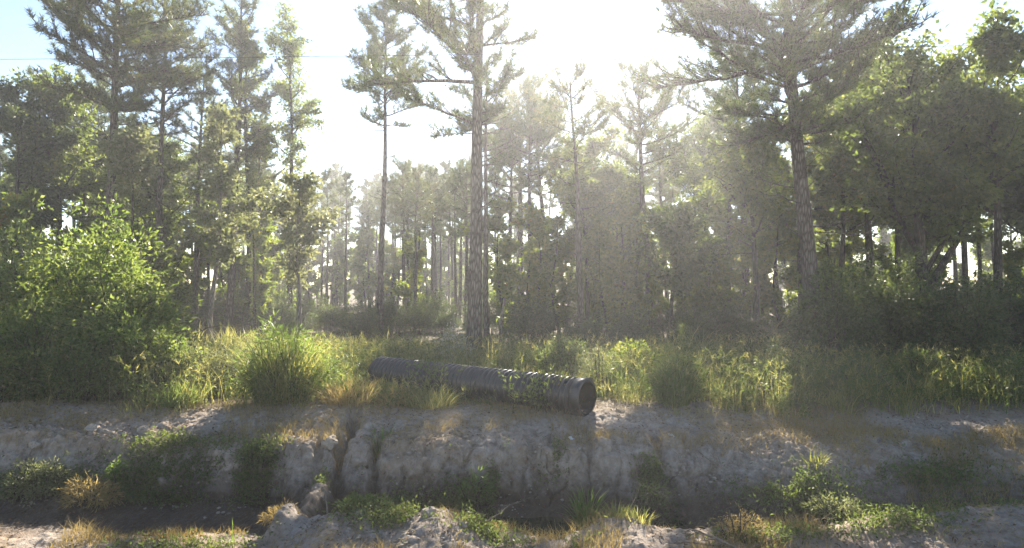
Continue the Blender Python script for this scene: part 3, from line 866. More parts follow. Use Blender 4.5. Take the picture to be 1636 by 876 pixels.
THICKET = [
 (152, 15.6, 345, 1.35, 1.1, 'vine', 250, 44, (0.115, 0.07), 'tallest bright green vine-draped mound of the left thicket'),
 (40, 16.0, 365, 1.6, 1.2, 'vine', 250, 44, (0.11, 0.065), 'vine-draped mound at the left edge, behind the lower brambles'),
 (215, 14.9, 440, 1.0, 0.8, 'vine', 150, 40, (0.11, 0.07), 'middle step of the left thicket below its tallest mound'),
 (262, 16.6, 440, 0.75, 0.7, 'pale_leaf', 130, 36, (0.07, 0.04), 'twiggy pale bush at the foot of the slim pine'),
 (195, 13.7, 490, 1.25, 0.75, 'vine', 190, 44, (0.095, 0.055), 'low rounded bramble in the middle of the left thicket'),
 (45, 13.4, 478, 1.35, 0.8, 'weed', 190, 44, (0.095, 0.05), 'low bramble mound at the left edge of the thicket'),
 (120, 12.9, 560, 1.0, 0.5, 'weed', 190, 40, (0.06, 0.032), 'knee-high weed mound in front of the left thicket'),
 (-20, 12.6, 570, 0.9, 0.45, 'weed', 150, 40, (0.06, 0.032), 'weed mound cut by the left edge of the frame'),
 (298, 13.9, 545, 0.9, 0.55, 'pale_leaf', 190, 36, (0.055, 0.022), 'feathery whitish-green weed mound right of the thicket'),
 (370, 14.3, 555, 0.85, 0.5, 'pale_leaf', 160, 36, (0.05, 0.02), 'pale feathery weeds beside the tall green grass clump'),
]
for i, (px, d, ty, rx, ry, mt, st, per, lf, lab) in enumerate(THICKET):
    H = Zr(ty, d) - gh(X(px, d), d)
    place_bush('bush', bush_meshes(120 + i, rx, ry, H, int(st), per, lf, mt, droop=0.3), px, d, lab, group='left thicket')

SHRUBS = [
 (455, 13.1, 520, 0.72, 0.5, 'green_grass', 150, 24, (0.14, 0.024), None, 'tall rounded clump of bright green long-leaved weeds left of the pipe'),
 (722, 18.6, 524, 0.50, 0.4, 'weed', 90, 22, (0.05, 0.022), 14, 'white-flowered bush just left of the thick pine trunk'),
 (1012, 15.2, 548, 0.75, 0.5, 'under', 150, 34, (0.065, 0.035), None, 'bright yellow-green weed bush beyond the open pipe end'),
 (960, 14.6, 555, 0.55, 0.4, 'pale_leaf', 110, 30, (0.05, 0.02), None, 'olive weed bush right behind the open pipe end'),
 (1080, 13.2, 565, 0.42, 0.35, 'green_grass', 120, 30, (0.085, 0.02), None, 'upright leafy green weed clump right of the pipe'),
 (1150, 14.5, 560, 0.7, 0.5, 'weed', 140, 34, (0.06, 0.03), None, 'weed bush right of the upright leafy clump'),
 (1255, 14.2, 560, 0.85, 0.55, 'weed', 160, 34, (0.06, 0.03), None, 'dull green weed mound in front of the big leaning pine'),
 (1370, 14.0, 570, 0.7, 0.45, 'pale_leaf', 130, 32, (0.055, 0.028), None, 'yellowish weed mound right of the big leaning pine'),
 (1470, 14.2, 560, 0.95, 0.55, 'weed', 170, 34, (0.06, 0.03), None, 'dull weed mound below the forked hardwood'),
 (1600, 13.6, 570, 0.9, 0.5, 'weed', 160, 34, (0.06, 0.03), None, 'grassy weed mound at the right edge'),
 (895, 15.6, 535, 0.6, 0.45, 'weed', 120, 30, (0.06, 0.028), None, 'tall weeds standing behind the middle of the pipe'),
 (640, 17.5, 540, 0.6, 0.4, 'pale_leaf', 110, 26, (0.05, 0.02), None, 'thin pale weeds behind the far end of the pipe'),
]
for i, (px, d, ty, rx, ry, mt, st, per, lf, flw, lab) in enumerate(SHRUBS):
    H = Zr(ty, d) - gh(X(px, d), d)
    o = place_bush('weed_bush', bush_meshes(160 + i, rx, ry, max(H, 0.4), st, per, lf, mt, droop=0.2 if mt != 'green_grass' else 0.45, flower=flw), px, d, lab)
    if mt == 'green_grass':
        o_ = Acc(); r_ = np.random.default_rng(170 + i); nb = int(900 * rx)
        ang = r_.uniform(0, 6.28, nb); q_ = np.sqrt(r_.random(nb)) * rx * 0.8
        hh = H * r_.uniform(0.45, 1.18, nb) * (1 - 0.4 * (q_ / rx) ** 2)
        lean_ = np.stack([np.cos(ang), np.sin(ang)], 1) * (0.45 * H * q_ / rx)[:, None] + r_.normal(size=(nb, 2)) * 0.16 * H
        blades(o_, np.stack([np.cos(ang) * q_, np.sin(ang) * q_ * ry / rx, np.full(nb, -0.03)], 1), hh, lean_, 0.018 * r_.uniform(0.6, 1.3, nb), 3, r_)
        link('blades', o_.mesh('blades', M['grass']), o)

# dark shrubs on the right under the trees and along the wood's edge
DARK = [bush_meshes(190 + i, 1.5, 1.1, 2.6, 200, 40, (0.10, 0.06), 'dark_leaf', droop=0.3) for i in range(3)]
def dark_zone(n, p0, p1, d0, d1, s0, s1, label, group):
    for i in range(n):
        px = p0 + (p1 - p0) * (i + r.uniform(0.2, 0.8)) / n; d = r.uniform(d0, d1)
        place_bush('shrub', DARK[int(r.integers(0, 3))], px, d, label, 'shrub', group, rz=r.uniform(0, 6.28), sc=r.uniform(s0, s1))
dark_zone(12, 1320, 1720, 16.5, 20, 0.8, 1.15, 'dark dense shrub in the hazy wall of growth at right', 'dark shrubs at the right')
dark_zone(9, 830, 1290, 20, 26, 0.45, 0.75, 'low dark shrub at the wood edge behind the weeds', 'shrubs along the wood edge')
dark_zone(13, 420, 790, 25, 38, 0.4, 0.75, 'low dark shrub at the foot of the distant pines', 'shrubs at the foot of the distant pines')
dark_zone(8, 250, 470, 30, 36, 0.6, 1.0, 'dark shrub among the trunks right of the thicket', 'shrubs right of the thicket')

# tall grass clumps that stand out
def clump_mesh(seed, n, rad, h, w, mat, lean=0.35, segs=3):
    r = np.random.default_rng(seed); a = Acc()
    ang = r.uniform(0, 6.28, n); q = np.sqrt(r.random(n)) * rad
    p = np.stack([np.cos(ang) * q, np.sin(ang) * q, np.full(n, -0.03)], 1)
    hh = h * r.uniform(0.4, 1.05, n) * (1 - 0.35 * (q / rad) ** 2)
    ln = np.stack([np.cos(ang), np.sin(ang)], 1) * (q / rad * lean * h)[:, None] + r.normal(size=(n, 2)) * lean * 0.45 * h
    blades(a, p, hh, ln, w * r.uniform(0.7, 1.3, n), segs, r)
    return a.mesh('grass_clump', M[mat])
CLUMPS = [
 (285, 12.75, 600, 0.30, 420, 0.02, 'green_grass', 0.5, 'bright drooping grass tuft at the edge below the thicket'),
 (1075, 12.9, 570, 0.30, 500, 0.022, 'green_grass', 0.2, 'stiff green grass tuft right of the pipe'),
 (560, 12.9, 592, 0.5, 600, 0.014, 'dry_grass', 0.45, 'straw-coloured grass clump in front of the far pipe end'),
 (690, 12.7, 606, 0.45, 480, 0.013, 'grass', 0.5, 'drooping grass clump against the middle of the pipe'),
 (640, 12.9, 606, 0.4, 420, 0.013, 'dry_grass', 0.5, 'dry grass clump hiding the lower side of the far pipe end'),
 (610, 11.25, 664, 0.12, 90, 0.016, 'green_grass', 0.3, 'small green tuft growing in the crack of the cut bank'),
 (935, 9.9, 760, 0.16, 160, 0.016, 'green_grass', 0.35, 'upright grass tuft on the ditch floor below the slot'),
 (985, 8.9, 790, 0.18, 110, 0.014, 'grass', 0.4, 'left of two green tufts on the near mound'),
 (1015, 8.8, 800, 0.2, 110, 0.014, 'grass', 0.4, 'right of two green tufts on the near mound'),
 (375, 8.7, 822, 0.04, 9, 0.014, 'green_grass', 0.25, 'lone grass stalk standing on the near ditch edge'),
 (1300, 10.6, 705, 0.12, 80, 0.014, 'grass', 0.45, 'small grass tuft on the soft right bank'),
]
for i, (px, d, ty, rad, n, w, mt, ln, lab) in enumerate(CLUMPS):
    x = X(px, d); z = gh(x, d)
    h = max(0.15, Zr(ty, d) - z)
    o = link('grass_clump', clump_mesh(220 + i, n, rad, h, w, mt, ln), None, (x, d, z))
    tag(o, lab, 'grass clump')

# vine weed lying over the pipe
def pipe_vine(px0, d, n, seed, lab):
    r = np.random.default_rng(seed)
    st = Acc(); fo = Acc()
    x0 = X(px0, d)
    for k in range(n):
        pts = polyline((x0 + r.normal() * 0.25, d - 0.60 + r.normal() * 0.07, gh(x0, d - 0.60) - 0.03), (r.normal() * 0.25, 0.16, 1.0), r.uniform(0.7, 1.05), 8, 0.16, -0.03, r)
        tube(st, pts, np.linspace(0.006, 0.002, 8), 3)
        c = 40
        a, b = sample_line(pts, r.uniform(0.2, 1, c)); off = r.normal(size=(c, 3)) * 0.035
        leaves(fo, a + off, b + unit(off), 0.085 * r.uniform(0.6, 1.2, c), 0.03, 0.2, None, r)
    o = empty('weed', (0, 0, 0)); tag(o, lab, 'weed')
    # keep the origin at the plant's base
    base = np.array([x0, d - 0.60, gh(x0, d - 0.60)])
    for nm, ac, mt in (('stems', st, 'twig'), ('foliage', fo, 'weed')):
        ac.v = [v - base for v in ac.v]
        link(nm, ac.mesh(nm, M[mt], False), o)
    o.location = base
pipe_vine(864, 12.75, 16, 301, 'leafy weed climbing over the pipe near its open end')
pipe_vine(700, 14.1, 12, 302, 'leafy weed hanging over the far part of the pipe')

# --- uncountable growth: tall grass, weeds, ditch plants
def scatter(n, f, x0, x1, y0, y1, r):
    out = []
    m = 0
    while m < n:
        x = r.uniform(x0, x1, n); y = r.uniform(y0, y1, n)
        k = r.random(n) < f(x, y)
        out.append(np.stack([x[k], y[k]], 1)); m += int(k.sum())
    return np.concatenate(out)[:n]

def pipe_clear(x, y):
    A, B = PIPE
    u = (B - A); L = np.hypot(*u); u = u / L
    s = (x - A[0]) * u[0] + (y - A[1]) * u[1]; q = np.abs((x - A[0]) * -u[1] + (y - A[1]) * u[0])
    return ~((s > -0.1) & (s < L + 0.1) & (q < 0.42))

def build_litter():
    r = np.random.default_rng(450)
    A = Acc()
    def dens(x, y):
        return (sstep(-0.3, 0.4, fbm(x * 0.8, y * 1.4, 23.0, 3)) * ((y > 10.95) * 1.0 + (y < 9.3) * 0.5)) * (np.abs(x) < y * 0.8)
    p = scatter(9000, dens, -10, 10, 7.2, 13.4, r); n = len(p)
    L = r.uniform(0.05, 0.22, n); az = r.uniform(0, 6.28, n)
    e = p + np.stack([np.cos(az), np.sin(az)], 1) * L[:, None]
    z0 = ground_h(p[:, 0], p[:, 1]) + r.uniform(0.0, 0.05, n); z1 = ground_h(e[:, 0], e[:, 1]) + r.uniform(0.0, 0.06, n)
    a = np.column_stack([p, z0]); b = np.column_stack([e, z1]); sd = unit(np.cross(b - a, np.array([0, -0.5, 1.0]))) * 0.0035
    m = (a + b) / 2 + np.column_stack([r.normal(size=(n, 2)) * 0.012, r.uniform(0, 0.02, n)])
    V = np.stack([a - sd, a + sd, m + sd, m - sd, b + sd * 0.5, b - sd * 0.5], 1)
    k = np.arange(n)[:, None] * 6
    A.add(V.reshape(-1, 3), quads=np.concatenate([k + np.array([[0, 1, 2, 3]]), k + np.array([[3, 2, 4, 5]])]))
    M['brown_leaf'] = plain_mat('fallen_leaves', (0.17, 0.11, 0.06), 0.8, 0.2, 0.5, 3)
    C = Acc()
    def dens2(x, y):
        return (0.25 + 0.75 * sstep(-0.2, 0.4, fbm(x * 1.3, y * 1.3, 41.0, 2))) * (np.abs(x) < y * 0.8) * np.where((y > 10.4) & (y < 11.1), 0.3, 1)
    q = scatter(5200, dens2, -10, 10, 7.2, 13.2, r); n = len(q)
    dr = np.column_stack([r.normal(size=(n, 2)), r.normal(size=n) * 0.35])
    leaves(C, np.column_stack([q, ground_h(q[:, 0], q[:, 1]) + r.uniform(0.005, 0.035, n)]), dr, r.uniform(0.025, 0.075, n), r.uniform(0.015, 0.04, n), 0.3, np.tile([0, 0, 1.0], (n, 1)) + r.normal(size=(n, 3)) * 0.3, r)
    tag(link('fallen_leaves', C.mesh('fallen_leaves', M['brown_leaf'])), kind='stuff')
    tag(link('straw_litter', A.mesh('straw_litter', M['dry_grass'])), kind='stuff')
    B = Acc()
    for i in range(260):
        x = r.uniform(-8, 6.5); y = r.uniform(10.75, 11.25)
        n = 7; t = np.linspace(0, 1, n); L = r.uniform(0.15, 0.55)
        xx = x + np.cumsum(r.normal(size=n) * 0.03); yy = y - t * L * 0.75
        zz = ground_h(xx, yy) + 0.035 + 0.03 * np.sin(t * 3)
        tube(B, np.stack([xx, yy, zz], 1), np.linspace(0.005, 0.0015, n) * r.uniform(0.6, 1.5), 3)
    tag(link('root_fibres', B.mesh('root_fibres', M['dead'], True)), kind='stuff')
build_litter()

def build_grass():
    r = np.random.default_rng(401)
    A = Acc()
    # main band behind the bank
    def dens(x, y):
        edge = 12.35 + 0.35 * fbm(x * 0.8, 3.3, 0, 3) + 0.35 * sstep(0.5, 1.6, x) * sstep(2.6, 1.8, x) - 0.25 * sstep(-3, -5, x)
        g = sstep(edge - 0.25, edge + 0.5, y)
        g = g * (0.25 + 0.75 * sstep(-0.45, 0.25, fbm(x * 0.9, y * 0.9, 1.0, 3)))
        inview = np.abs(x) < y * 0.80 + 0.5
        return g * inview * pipe_clear(x, y) * np.where(y > 17, (17 / y) ** 1.2, 1)
    ctr = scatter(2600, dens, -19, 19, 11.6, 24, r)
    per = r.integers(6, 40, len(ctr)); ci = np.repeat(np.arange(len(ctr)), per)
    offc = r.normal(size=(len(ci), 2)) * 0.11
    p = ctr[ci] + offc; tall = r.uniform(0.45, 1.55, len(ctr))[ci]
    keep = pipe_clear(p[:, 0], p[:, 1]); p = p[keep]; offc = offc[keep]; tall = tall[keep]
    n = len(p); z = ground_h(p[:, 0], p[:, 1])
    cl = fbm(p[:, 0] * 0.8, p[:, 1] * 0.8, 4.0, 3)
    h = (0.44 + 0.34 * cl) * r.uniform(0.4, 1.15, n) * tall
    near = sstep(12.2, 13.3, p[:, 1]); h = h * (0.40 + 0.60 * near)
    frontp = ((p[:, 0] > -3.2) & (p[:, 0] < 2.0) & (p[:, 1] < 15.3)); h = np.where(frontp, h * 0.42, h)
    h = np.maximum(h, 0.08)
    w = np.where(r.random(n) < 0.3, 0.019, 0.009) * (p[:, 1] / 13)
    blades(A, np.column_stack([p, z - 0.02]), h, r.normal(size=(n, 2)) * (0.34 * h)[:, None] + offc * 2.2 * h[:, None], w, 3, r)
    # seed-headed stalks
    k = scatter(3500, dens, -12, 12, 12.3, 19, r); zk = ground_h(k[:, 0], k[:, 1]); m = len(k)
    hk = r.uniform(0.5, 1.0, m); hk = np.where((k[:, 0] > -3.2) & (k[:, 0] < 2.0) & (k[:, 1] < 15.3), hk * 0.45, hk)
    lk = r.normal(size=(m, 2)) * (0.25 * hk)[:, None]
    blades(A, np.column_stack([k, zk]), hk, lk, 0.007, 2, r)
    tip = np.column_stack([k + lk, zk + hk * 0.97])
    needles(A, tip, np.column_stack([lk, np.full(m, 0.3)]), 6, 0.13, 0.012, 0.6, r)
    tag(link('grass', A.mesh('grass', M['grass'])), kind='stuff')
    # short dry grass and stubble on the bare soil and near berm
    B = Acc()
    def dens2(x, y):
        g = fbm(x * 1.1, y * 1.1, 7.0, 3)
        a = sstep(0.05, 0.45, g) * (y < 9.3)
        b = sstep(0.10, 0.5, fbm(x * 0.9, y * 1.2, 17.0, 3)) * (y > 10.9) * 0.55
        c = sstep(3.0, 6.5, x) * sstep(-0.25, 0.3, g) * 0.8
        return np.clip(a + b + c, 0, 1) * (np.abs(x) < y * 0.8 + 0.3)
    p = scatter(26000, dens2, -10, 10, 7.0, 13.0, r); n = len(p)
    z = ground_h(p[:, 0], p[:, 1]); h = r.uniform(0.05, 0.20, n) * (1 + 0.5 * fbm(p[:, 0], p[:, 1], 2, 2))
    blades(B, np.column_stack([p, z - 0.02]), h, r.normal(size=(n, 2)) * (0.55 * h)[:, None], 0.007, 2, r)
    tag(link('dry_grass', B.mesh('dry_grass', M['dry_grass'])), kind='stuff')
    # broad weeds among the grass
    C = Acc()
    p = scatter(7500, dens, -15, 15, 12.2, 21, r); n = len(p)
    z = ground_h(p[:, 0], p[:, 1]); h = r.uniform(0.25, 0.85, n) * (1 + 0.3 * fbm(p[:, 0] * 0.7, p[:, 1] * 0.7, 12, 2))
    frontp = ((p[:, 0] > -3.2) & (p[:, 0] < 2.0) & (p[:, 1] < 15.3)); h = np.where(frontp, h * 0.33, h)
    per = 15
    base = np.repeat(np.column_stack([p, z]), per, 0); hh = np.repeat(h, per)
    t = r.uniform(0.15, 1.0, n * per)
    ln = np.repeat(r.normal(size=(n, 2)) * 0.2, per, 0) * (hh * t)[:, None]
    q = base + np.column_stack([ln, hh * t]) + r.normal(size=(n * per, 3)) * 0.035
    dirs = rand_unit(n * per, r) + np.array([0, 0, 0.2])
    leaves(C, q, dirs, r.uniform(0.05, 0.10, n * per), r.uniform(0.018, 0.035, n * per), 0.2, None, r)
    blades(C, np.column_stack([p, z]), h, r.normal(size=(n, 2)) * 0.03, 0.008, 2, r)
    tag(link('weeds', C.mesh('weeds', M['weed'])), kind='stuff')
    # creeping plants in and along the ditch
    D = Acc()
    pat = [(280, 10.75, 0.95, 0.40, 0.7), (225, 10.45, 0.6, 0.22, 0.5), (410, 10.7, 0.35, 0.3, 0.5), (540, 10.45, 0.25, 0.25, 0.4), (730, 10.35, 0.45, 0.22, 0.35), (790, 10.5, 0.2, 0.3, 0.25),
           (880, 10.75, 0.22, 0.2, 0.15), (640, 10.2, 0.35, 0.25, 0.3), (1040, 10.6, 0.22, 0.15, 0.2), (620, 8.5, 0.5, 0.35, 0.45), (760, 8.6, 0.45, 0.3, 0.35),
           (1260, 10.2, 1.0, 0.35, 0.45), (1330, 9.7, 0.7, 0.3, 0.3), (1480, 10.4, 1.0, 0.5, 0.45), (1560, 9.3, 0.9, 0.4, 0.4), (300, 8.4, 0.9, 0.2, 0.3), (1230, 8.4, 0.8, 0.2, 0.35), (100, 10.5, 0.7, 0.25, 0.35),
           (870, 8.3, 0.6, 0.3, 0.25), (1430, 8.6, 0.8, 0.3, 0.4)]
    for (px, d, sx, sy, wgt) in pat:
        n = int((5200 if d > 9.2 else 3300) * wgt)
        cx = X(px, d)
        x = cx + r.normal(size=n) * sx * 0.55; y = d + r.normal(size=n) * sy * 0.55
        keep = fbm(x * 2.2, y * 2.2, 31.0, 2) > -0.35
        x, y = x[keep], y[keep]; n = len(x)
        z = ground_h(x, y) + np.abs(r.normal(size=n)) * 0.07 + 0.02
        leaves(D, np.column_stack([x, y, z]), rand_unit(n, r) + np.array([0, -0.2, 0.25]), r.uniform(0.035, 0.075, n), r.uniform(0.014, 0.03, n), 0.2, None, r)
    tag(link('ground_cover', D.mesh('ground_cover', M['weed'])), kind='stuff')
build_grass()

# ditch plants that stand out
DITCH = [
 (412, 10.75, 705, 0.36, 0.25, 'dark_leaf', 75, 26, (0.05, 0.018), 'dark bushy tuft hanging on the cut bank'),
 (60, 10.3, 735, 0.75, 0.35, 'pale_leaf', 170, 30, (0.05, 0.02), 'yellowish scrubby weeds on the bank foot at far left'),
 (150, 10.1, 765, 0.4, 0.25, 'dry_grass', 90, 26, (0.09, 0.012), 'dried straw-coloured weed below the left bank'),
 (188, 10.55, 738, 0.12, 0.1, 'green_grass', 24, 22, (0.06, 0.035), 'small bright green broad-leaved plant under the left bank'),
 (450, 8.9, 815, 0.28, 0.2, 'dry_grass', 70, 20, (0.06, 0.012), 'straw-brown weed added for a sunlit tone on the fallen earth ridge'),  # added straw; its warm colour stands in for sunlight on the ridge
 (1330, 9.6, 788, 0.4, 0.25, 'pale_leaf', 60, 26, (0.05, 0.018), 'straggly yellow weeds low on the right bank'),
 (1180, 8.5, 815, 0.3, 0.2, 'dry_grass', 60, 18, (0.05, 0.012), 'dry stalky weed behind the fallen sticks'),
 (755, 10.3, 748, 0.2, 0.15, 'green_grass', 50, 22, (0.08, 0.016), 'grassy weed on the bank foot below the pipe'),
 (580, 8.7, 800, 0.35, 0.25, 'weed', 80, 24, (0.05, 0.018), 'grey-green weed on the near earth mound'),
 (1040, 9.9, 770, 0.3, 0.2, 'dark_leaf', 60, 24, (0.05, 0.018), 'dark low weed on the ditch floor right of the puddle'),
]
for i, (px, d, ty, rx, ry, mt, st, per, lf, lab) in enumerate(DITCH):
    H = max(0.16, Zr(ty, d) - gh(X(px, d), d))
    place_bush('weed', bush_meshes(260 + i, rx, ry, H, st, per, lf, mt, droop=0.5), px, d, lab, 'weed')

# ------------------------------------------------------------------ clods, stones, sticks, litter
def rock_mesh(seed, mat, rough=0.28, sub=2):
    r = np.random.default_rng(seed)
    import bmesh
    bm = bmesh.new(); bmesh.ops.create_icosphere(bm, subdivisions=sub, radius=1.0)
    for v in bm.verts:
        c = np.array(v.co)
        k = 1 + rough * float(fbm(c[0] * 1.3 + seed, c[1] * 1.3, c[2] * 1.3, 3))
        v.co = Vector((c[0] * k, c[1] * k * 0.8, c[2] * k * 0.62))
    me = bpy.data.meshes.new('clod'); bm.to_mesh(me); bm.free()
    me.materials.append(mat)
    return me
M['clod'] = plain_mat('dry_clod', (0.33, 0.28, 0.23), 0.95, 0.1, 0.3, 14)

def build_clods():
    r = np.random.default_rng(501)
    A = Acc()
    src = [rock_mesh(510 + i, M['clod'], 0.35, 1) for i in range(4)]
    base = []
    for me in src:
        v = np.array([x.co[:] for x in me.vertices]); f = np.array([p.vertices[:] for p in me.polygons]); base.append((v, f))
    def dens(x, y):
        a = (y < 9.4) * sstep(-0.1, 0.35, fbm(x * 1.3, y * 1.3, 2, 2)) * 0.6
        b = (y > 10.0) * (y < 12.6) * sstep(-0.1, 0.4, fbm(x * 1.1, y * 1.5, 6, 2))
        return np.clip(a + b, 0, 1) * (np.abs(x) < y * 0.8)
    p = scatter(4200, dens, -9.5, 9.5, 7.2, 12.7, r)
    for (x, y) in p:
        s = 0.010 + 0.030 * r.random() ** 3
        v, f = base[int(r.integers(0, 4))]
        a = r.uniform(0, 6.28); ca, sa = math.cos(a), math.sin(a)
        vv = v @ np.array([[ca, sa, 0], [-sa, ca, 0], [0, 0, 1]]) * s
        A.add(vv + np.array([x, y, 0.0]), tris=f)
    V = np.concatenate(A.v); nv = len(base[0][0])
    zz = np.repeat(ground_h(p[:, 0], p[:, 1]), nv)
    V[:, 2] += zz + 0.006
    A.v = [V]
    tag(link('clods', A.mesh('clods', M['clod'])), kind='stuff')
build_clods()

CL = [(600, 9.0, 0.10, 'pale clod lying on the near earth mound'), (686, 8.55, 0.11, 'largest grey earth lump on the near mound'), (740, 8.4, 0.07, 'grey earth lump right of the largest lump'),
      (1068, 11.0, 0.045, 'small white stone on the right part of the bank'), (60, 10.9, 0.10, 'pale clod at the foot of the far left bank'), (330, 8.15, 0.06, 'pale stone at the near ditch edge'),
      (530, 11.05, 0.16, 'clay lump perched left of the deep gully'), (150, 11.35, 0.12, 'sunlit clay lump on the left bank top'), (230, 11.5, 0.10, 'second clay lump on the left bank top, nearer the grass'),
      (575, 8.5, 0.09, 'brown lump in the weeds of the near mound')]
for i, (px, d, s, lab) in enumerate(CL):
    x = X(px, d)
    o = link('clod', rock_mesh(540 + i, M['clod'], 0.4, 3), None, (x, d, gh(x, d) + s * 0.25))
    o.scale = (s, s, s); o.rotation_euler = (0, 0, i * 1.3)
    tag(o, lab, 'earth clod')

def stick(seed, px, d, L, az, el, rad, lab, nb=3, dz=0.02, name='stick'):
    r = np.random.default_rng(seed); A = Acc()
    pl = polyline((0, 0, 0), (math.cos(az) * math.cos(el), math.sin(az) * math.cos(el), math.sin(el)), L, 9, 0.10, 0, r)
    tube(A, pl, rad * np.linspace(1, 0.4, 9), 6, rough=0.06)
    for k in range(nb):
        sp, sd = sample_line(pl, np.array([r.uniform(0.3, 0.9)]))
        ps = polyline(sp[0], unit(sd[0] + r.normal(size=3) * 0.55 + np.array([0, 0, 0.15])), L * r.uniform(0.2, 0.45), 6, 0.16, 0, r)
        tube(A, ps, rad * 0.5 * np.linspace(1, 0.3, 6), 4)
    x = X(px, d)
    o = link(name, A.mesh(name, M['dead'], True), None, (x, d, gh(x, d) + dz))
    tag(o, lab, 'stick')
stick(601, 1160, 8.3, 0.75, R(200), R(12), 0.022, 'thick dead stick with twigs at the near ditch edge', 4)
stick(602, 1215, 8.1, 0.9, R(160), R(10), 0.026, 'thickest fallen branch at the near ditch edge', 5)
stick(603, 1190, 8.2, 0.6, R(15), R(18), 0.015, 'thin twig crossing the thickest fallen branch', 3)
stick(604, 1010, 10.5, 0.55, R(-20), R(-10), 0.010, 'thin root poking out of the bank foot', 2, 0.06)
stick(605, 800, 10.3, 0.5, R(35), R(10), 0.010, 'bare twig on the ditch floor beside the puddle', 3)
stick(606, 525, 8.9, 0.4, R(120), R(40), 0.012, 'short stick leaning on the near earth mound', 2)
stick(607, 1110, 10.9, 0.5, R(-60), R(-30), 0.010, 'bare twig lying down the right bank', 2, 0.04)
stick(608, 770, 8.8, 0.45, R(20), R(15), 0.010, 'bent straw stem over the puddle edge', 2)
stick(609, 1000, 8.75, 0.5, R(10), R(60), 0.006, 'upright dead stalk on the near mound', 3)
stick(610, 1560, 13.9, 1.3, R(30), R(24), 0.018, 'pale bare branch leaning out of the weeds at the right edge', 2)

def snag():
    A = Acc(); r = np.random.default_rng(620)
    pl = polyline((0, 0, -0.1), (0.02, 0, 1), 2.0, 10, 0.02, 0, r)
    tube(A, pl, np.linspace(0.07, 0.03, 10), 8, rough=0.06)
    x = X(799, 20.5)
    o = link('dead_sapling', A.mesh('dead_sapling', M['dead'], True), None, (x, 20.5, gh(x, 20.5)))
    tag(o, 'short pale dead stem right of the thick pine trunk', 'dead sapling')
snag()

M['paper'] = plain_mat('white_scrap', (0.62, 0.63, 0.66), 0.6, 0.3, 0.1, 30)
def scrap(px, d, s, seed, lab):
    r = np.random.default_rng(seed)
    g = np.linspace(-1, 1, 7); XX, YY = np.meshgrid(g, g)
    Z = 0.35 * fbm(XX * 1.6 + seed, YY * 1.6, 0, 3)
    top = np.stack([XX, YY * 0.7, Z + 0.3], -1).reshape(-1, 3) * s
    n = 7; i = np.arange(n - 1)[:, None] * n + np.arange(n - 1)[None]
    q = np.stack([i, i + 1, i + n + 1, i + n], -1).reshape(-1, 4)
    A = Acc(); A.add(top, quads=q); A.add(top - np.array([0, 0, 0.004]), quads=q[:, ::-1])
    x = X(px, d)
    o = link('litter_scrap', A.mesh('litter_scrap', M['paper']), None, (x, d, gh(x, d) + 0.03)); o.rotation_euler = (0.5, 0.1, seed)
    tag(o, lab, 'litter')
scrap(912, 11.0, 0.05, 1, 'white scrap of litter on the bank above the slot')
scrap(1071, 11.1, 0.06, 2, 'crumpled white scrap on the right part of the bank')

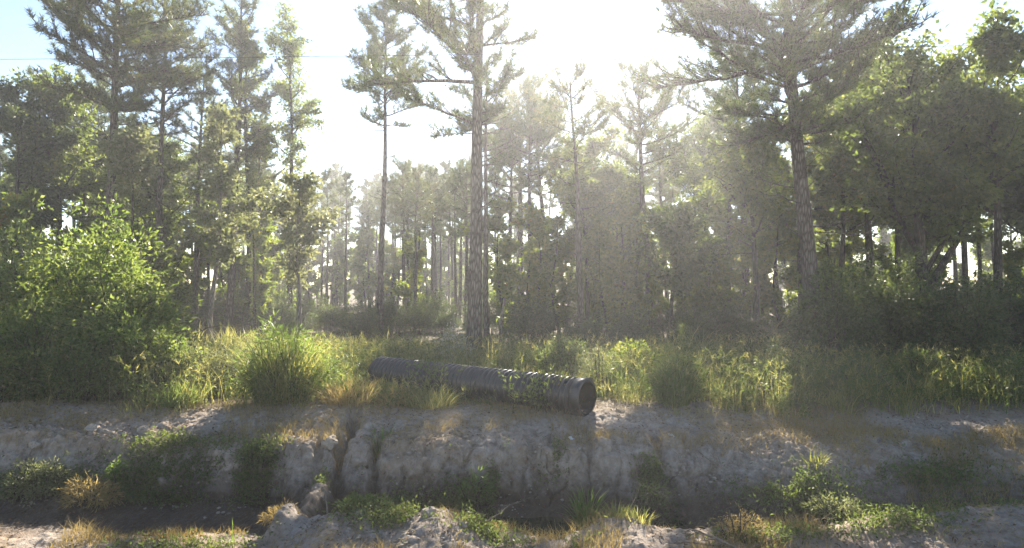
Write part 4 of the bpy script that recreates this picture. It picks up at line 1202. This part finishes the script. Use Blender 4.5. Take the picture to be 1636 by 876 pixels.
# ------------------------------------------------------------------ labels of the many alike trees and shrubs
KINDS_OF = {'saplings by the medium pine': 'leafy green sapling in the shade,', 'distant pines beyond the clearing': 'slender distant pine beyond the sunny clearing,', 'deep-woods pines behind the thicket': 'thin dark pine deep in the woods,',
 'shaded pines at the left': 'shaded pine far behind the thicket,', 'distant pines behind the understory': 'hazy far pine behind the understory,', 'distant pines on the right': 'hazy far pine behind hardwoods,',
 'pines behind the understory': 'mid-distance pine above the understory,', 'leafy trees behind the understory': 'mid-distance leafy tree behind the understory,',
 'pines behind the left-hand trees': 'mid-distance pine of the left wood,', 'leafy trees behind the left-hand trees': 'mid-distance leafy tree of the left wood,',
 'leafy trees on the right': 'dim grey-green leafy tree of the right wood,', 'pines left of the thick trunk': 'low-crowned mid-distance pine by the clearing,',
 'sunlit understory right of the thick trunk': 'yellow-green understory tree,', 'low understory under the pines': 'low gloomy understory tree,', 'understory right of the thicket': 'leafy understory tree among trunks,',
 'understory behind the thicket': 'shaded understory tree behind the thicket,', 'far bushes beyond the pine trunks': 'far glowing bush beyond the trunks,',
 'far growth behind the understory': 'far low leafy tree behind the understory,', 'far growth behind the hardwoods': 'far low leafy tree behind the hardwoods,',
 'understory under the right-hand hardwoods': 'dim understory tree under hardwoods,', 'dark shrubs at the right': 'dark dense shrub,', 'shrubs along the wood edge': 'low dark wood-edge shrub,',
 'shrubs at the foot of the distant pines': 'low dark shrub under distant pines,', 'shrubs right of the thicket': 'dark shrub among trunks,'}
for gname, kind in KINDS_OF.items():
    relabel([o for o in COL.objects if o.get('group') == gname], kind)

# ------------------------------------------------------------------ overhead wires
M['wire'] = plain_mat('wire', (0.05, 0.05, 0.055), 0.6, 0.3)
def wire(pxy0, pxy1, d, lab, sag):
    A = Acc(); t = np.linspace(0, 1, 40)
    p0 = np.array([X(pxy0[0], d), d, Zr(pxy0[1], d)]); p1 = np.array([X(pxy1[0], d), d, Zr(pxy1[1], d)])
    pts = p0[None] * (1 - t)[:, None] + p1[None] * t[:, None]
    pts[:, 2] -= sag * 4 * t * (1 - t)
    tube(A, pts - p0, np.full(40, 0.007), 5)
    o = link('overhead_wire', A.mesh('overhead_wire', M['wire'], True), None, p0)
    tag(o, lab, 'power line')
wire((-600, 95), (2000, 60), 18.5, 'thin overhead wire crossing the sky gap between the crowns', 0.15)

# ------------------------------------------------------------------ added volume imitating the lens-flare veil and lifting dark areas
FLARE_HAZE = 0.0020
if FLARE_HAZE:
    m, nt, out = new_mat('flare_haze')
    v = N(nt, 'ShaderNodeVolumePrincipled')
    v.inputs['Color'].default_value = (0.91, 0.91, 0.97, 1)  # lavender tint imitates the purple-grey flare
    v.inputs['Density'].default_value = FLARE_HAZE
    v.inputs['Anisotropy'].default_value = 0.60
    nt.links.new(v.outputs[0], out.inputs['Volume'])
    x0, x1, y0, y1, z0, z1 = -95, 95, -24, 95, -3.0, 18.0
    V = [(x0, y0, z0), (x1, y0, z0), (x1, y1, z0), (x0, y1, z0), (x0, y0, z1), (x1, y0, z1), (x1, y1, z1), (x0, y1, z1)]
    q = [(0, 3, 2, 1), (4, 5, 6, 7), (0, 1, 5, 4), (1, 2, 6, 5), (2, 3, 7, 6), (3, 0, 4, 7)]
    tag(link('flare_haze', mesh_np('flare_haze', V, [np.array(q)], [m])), kind='stuff')
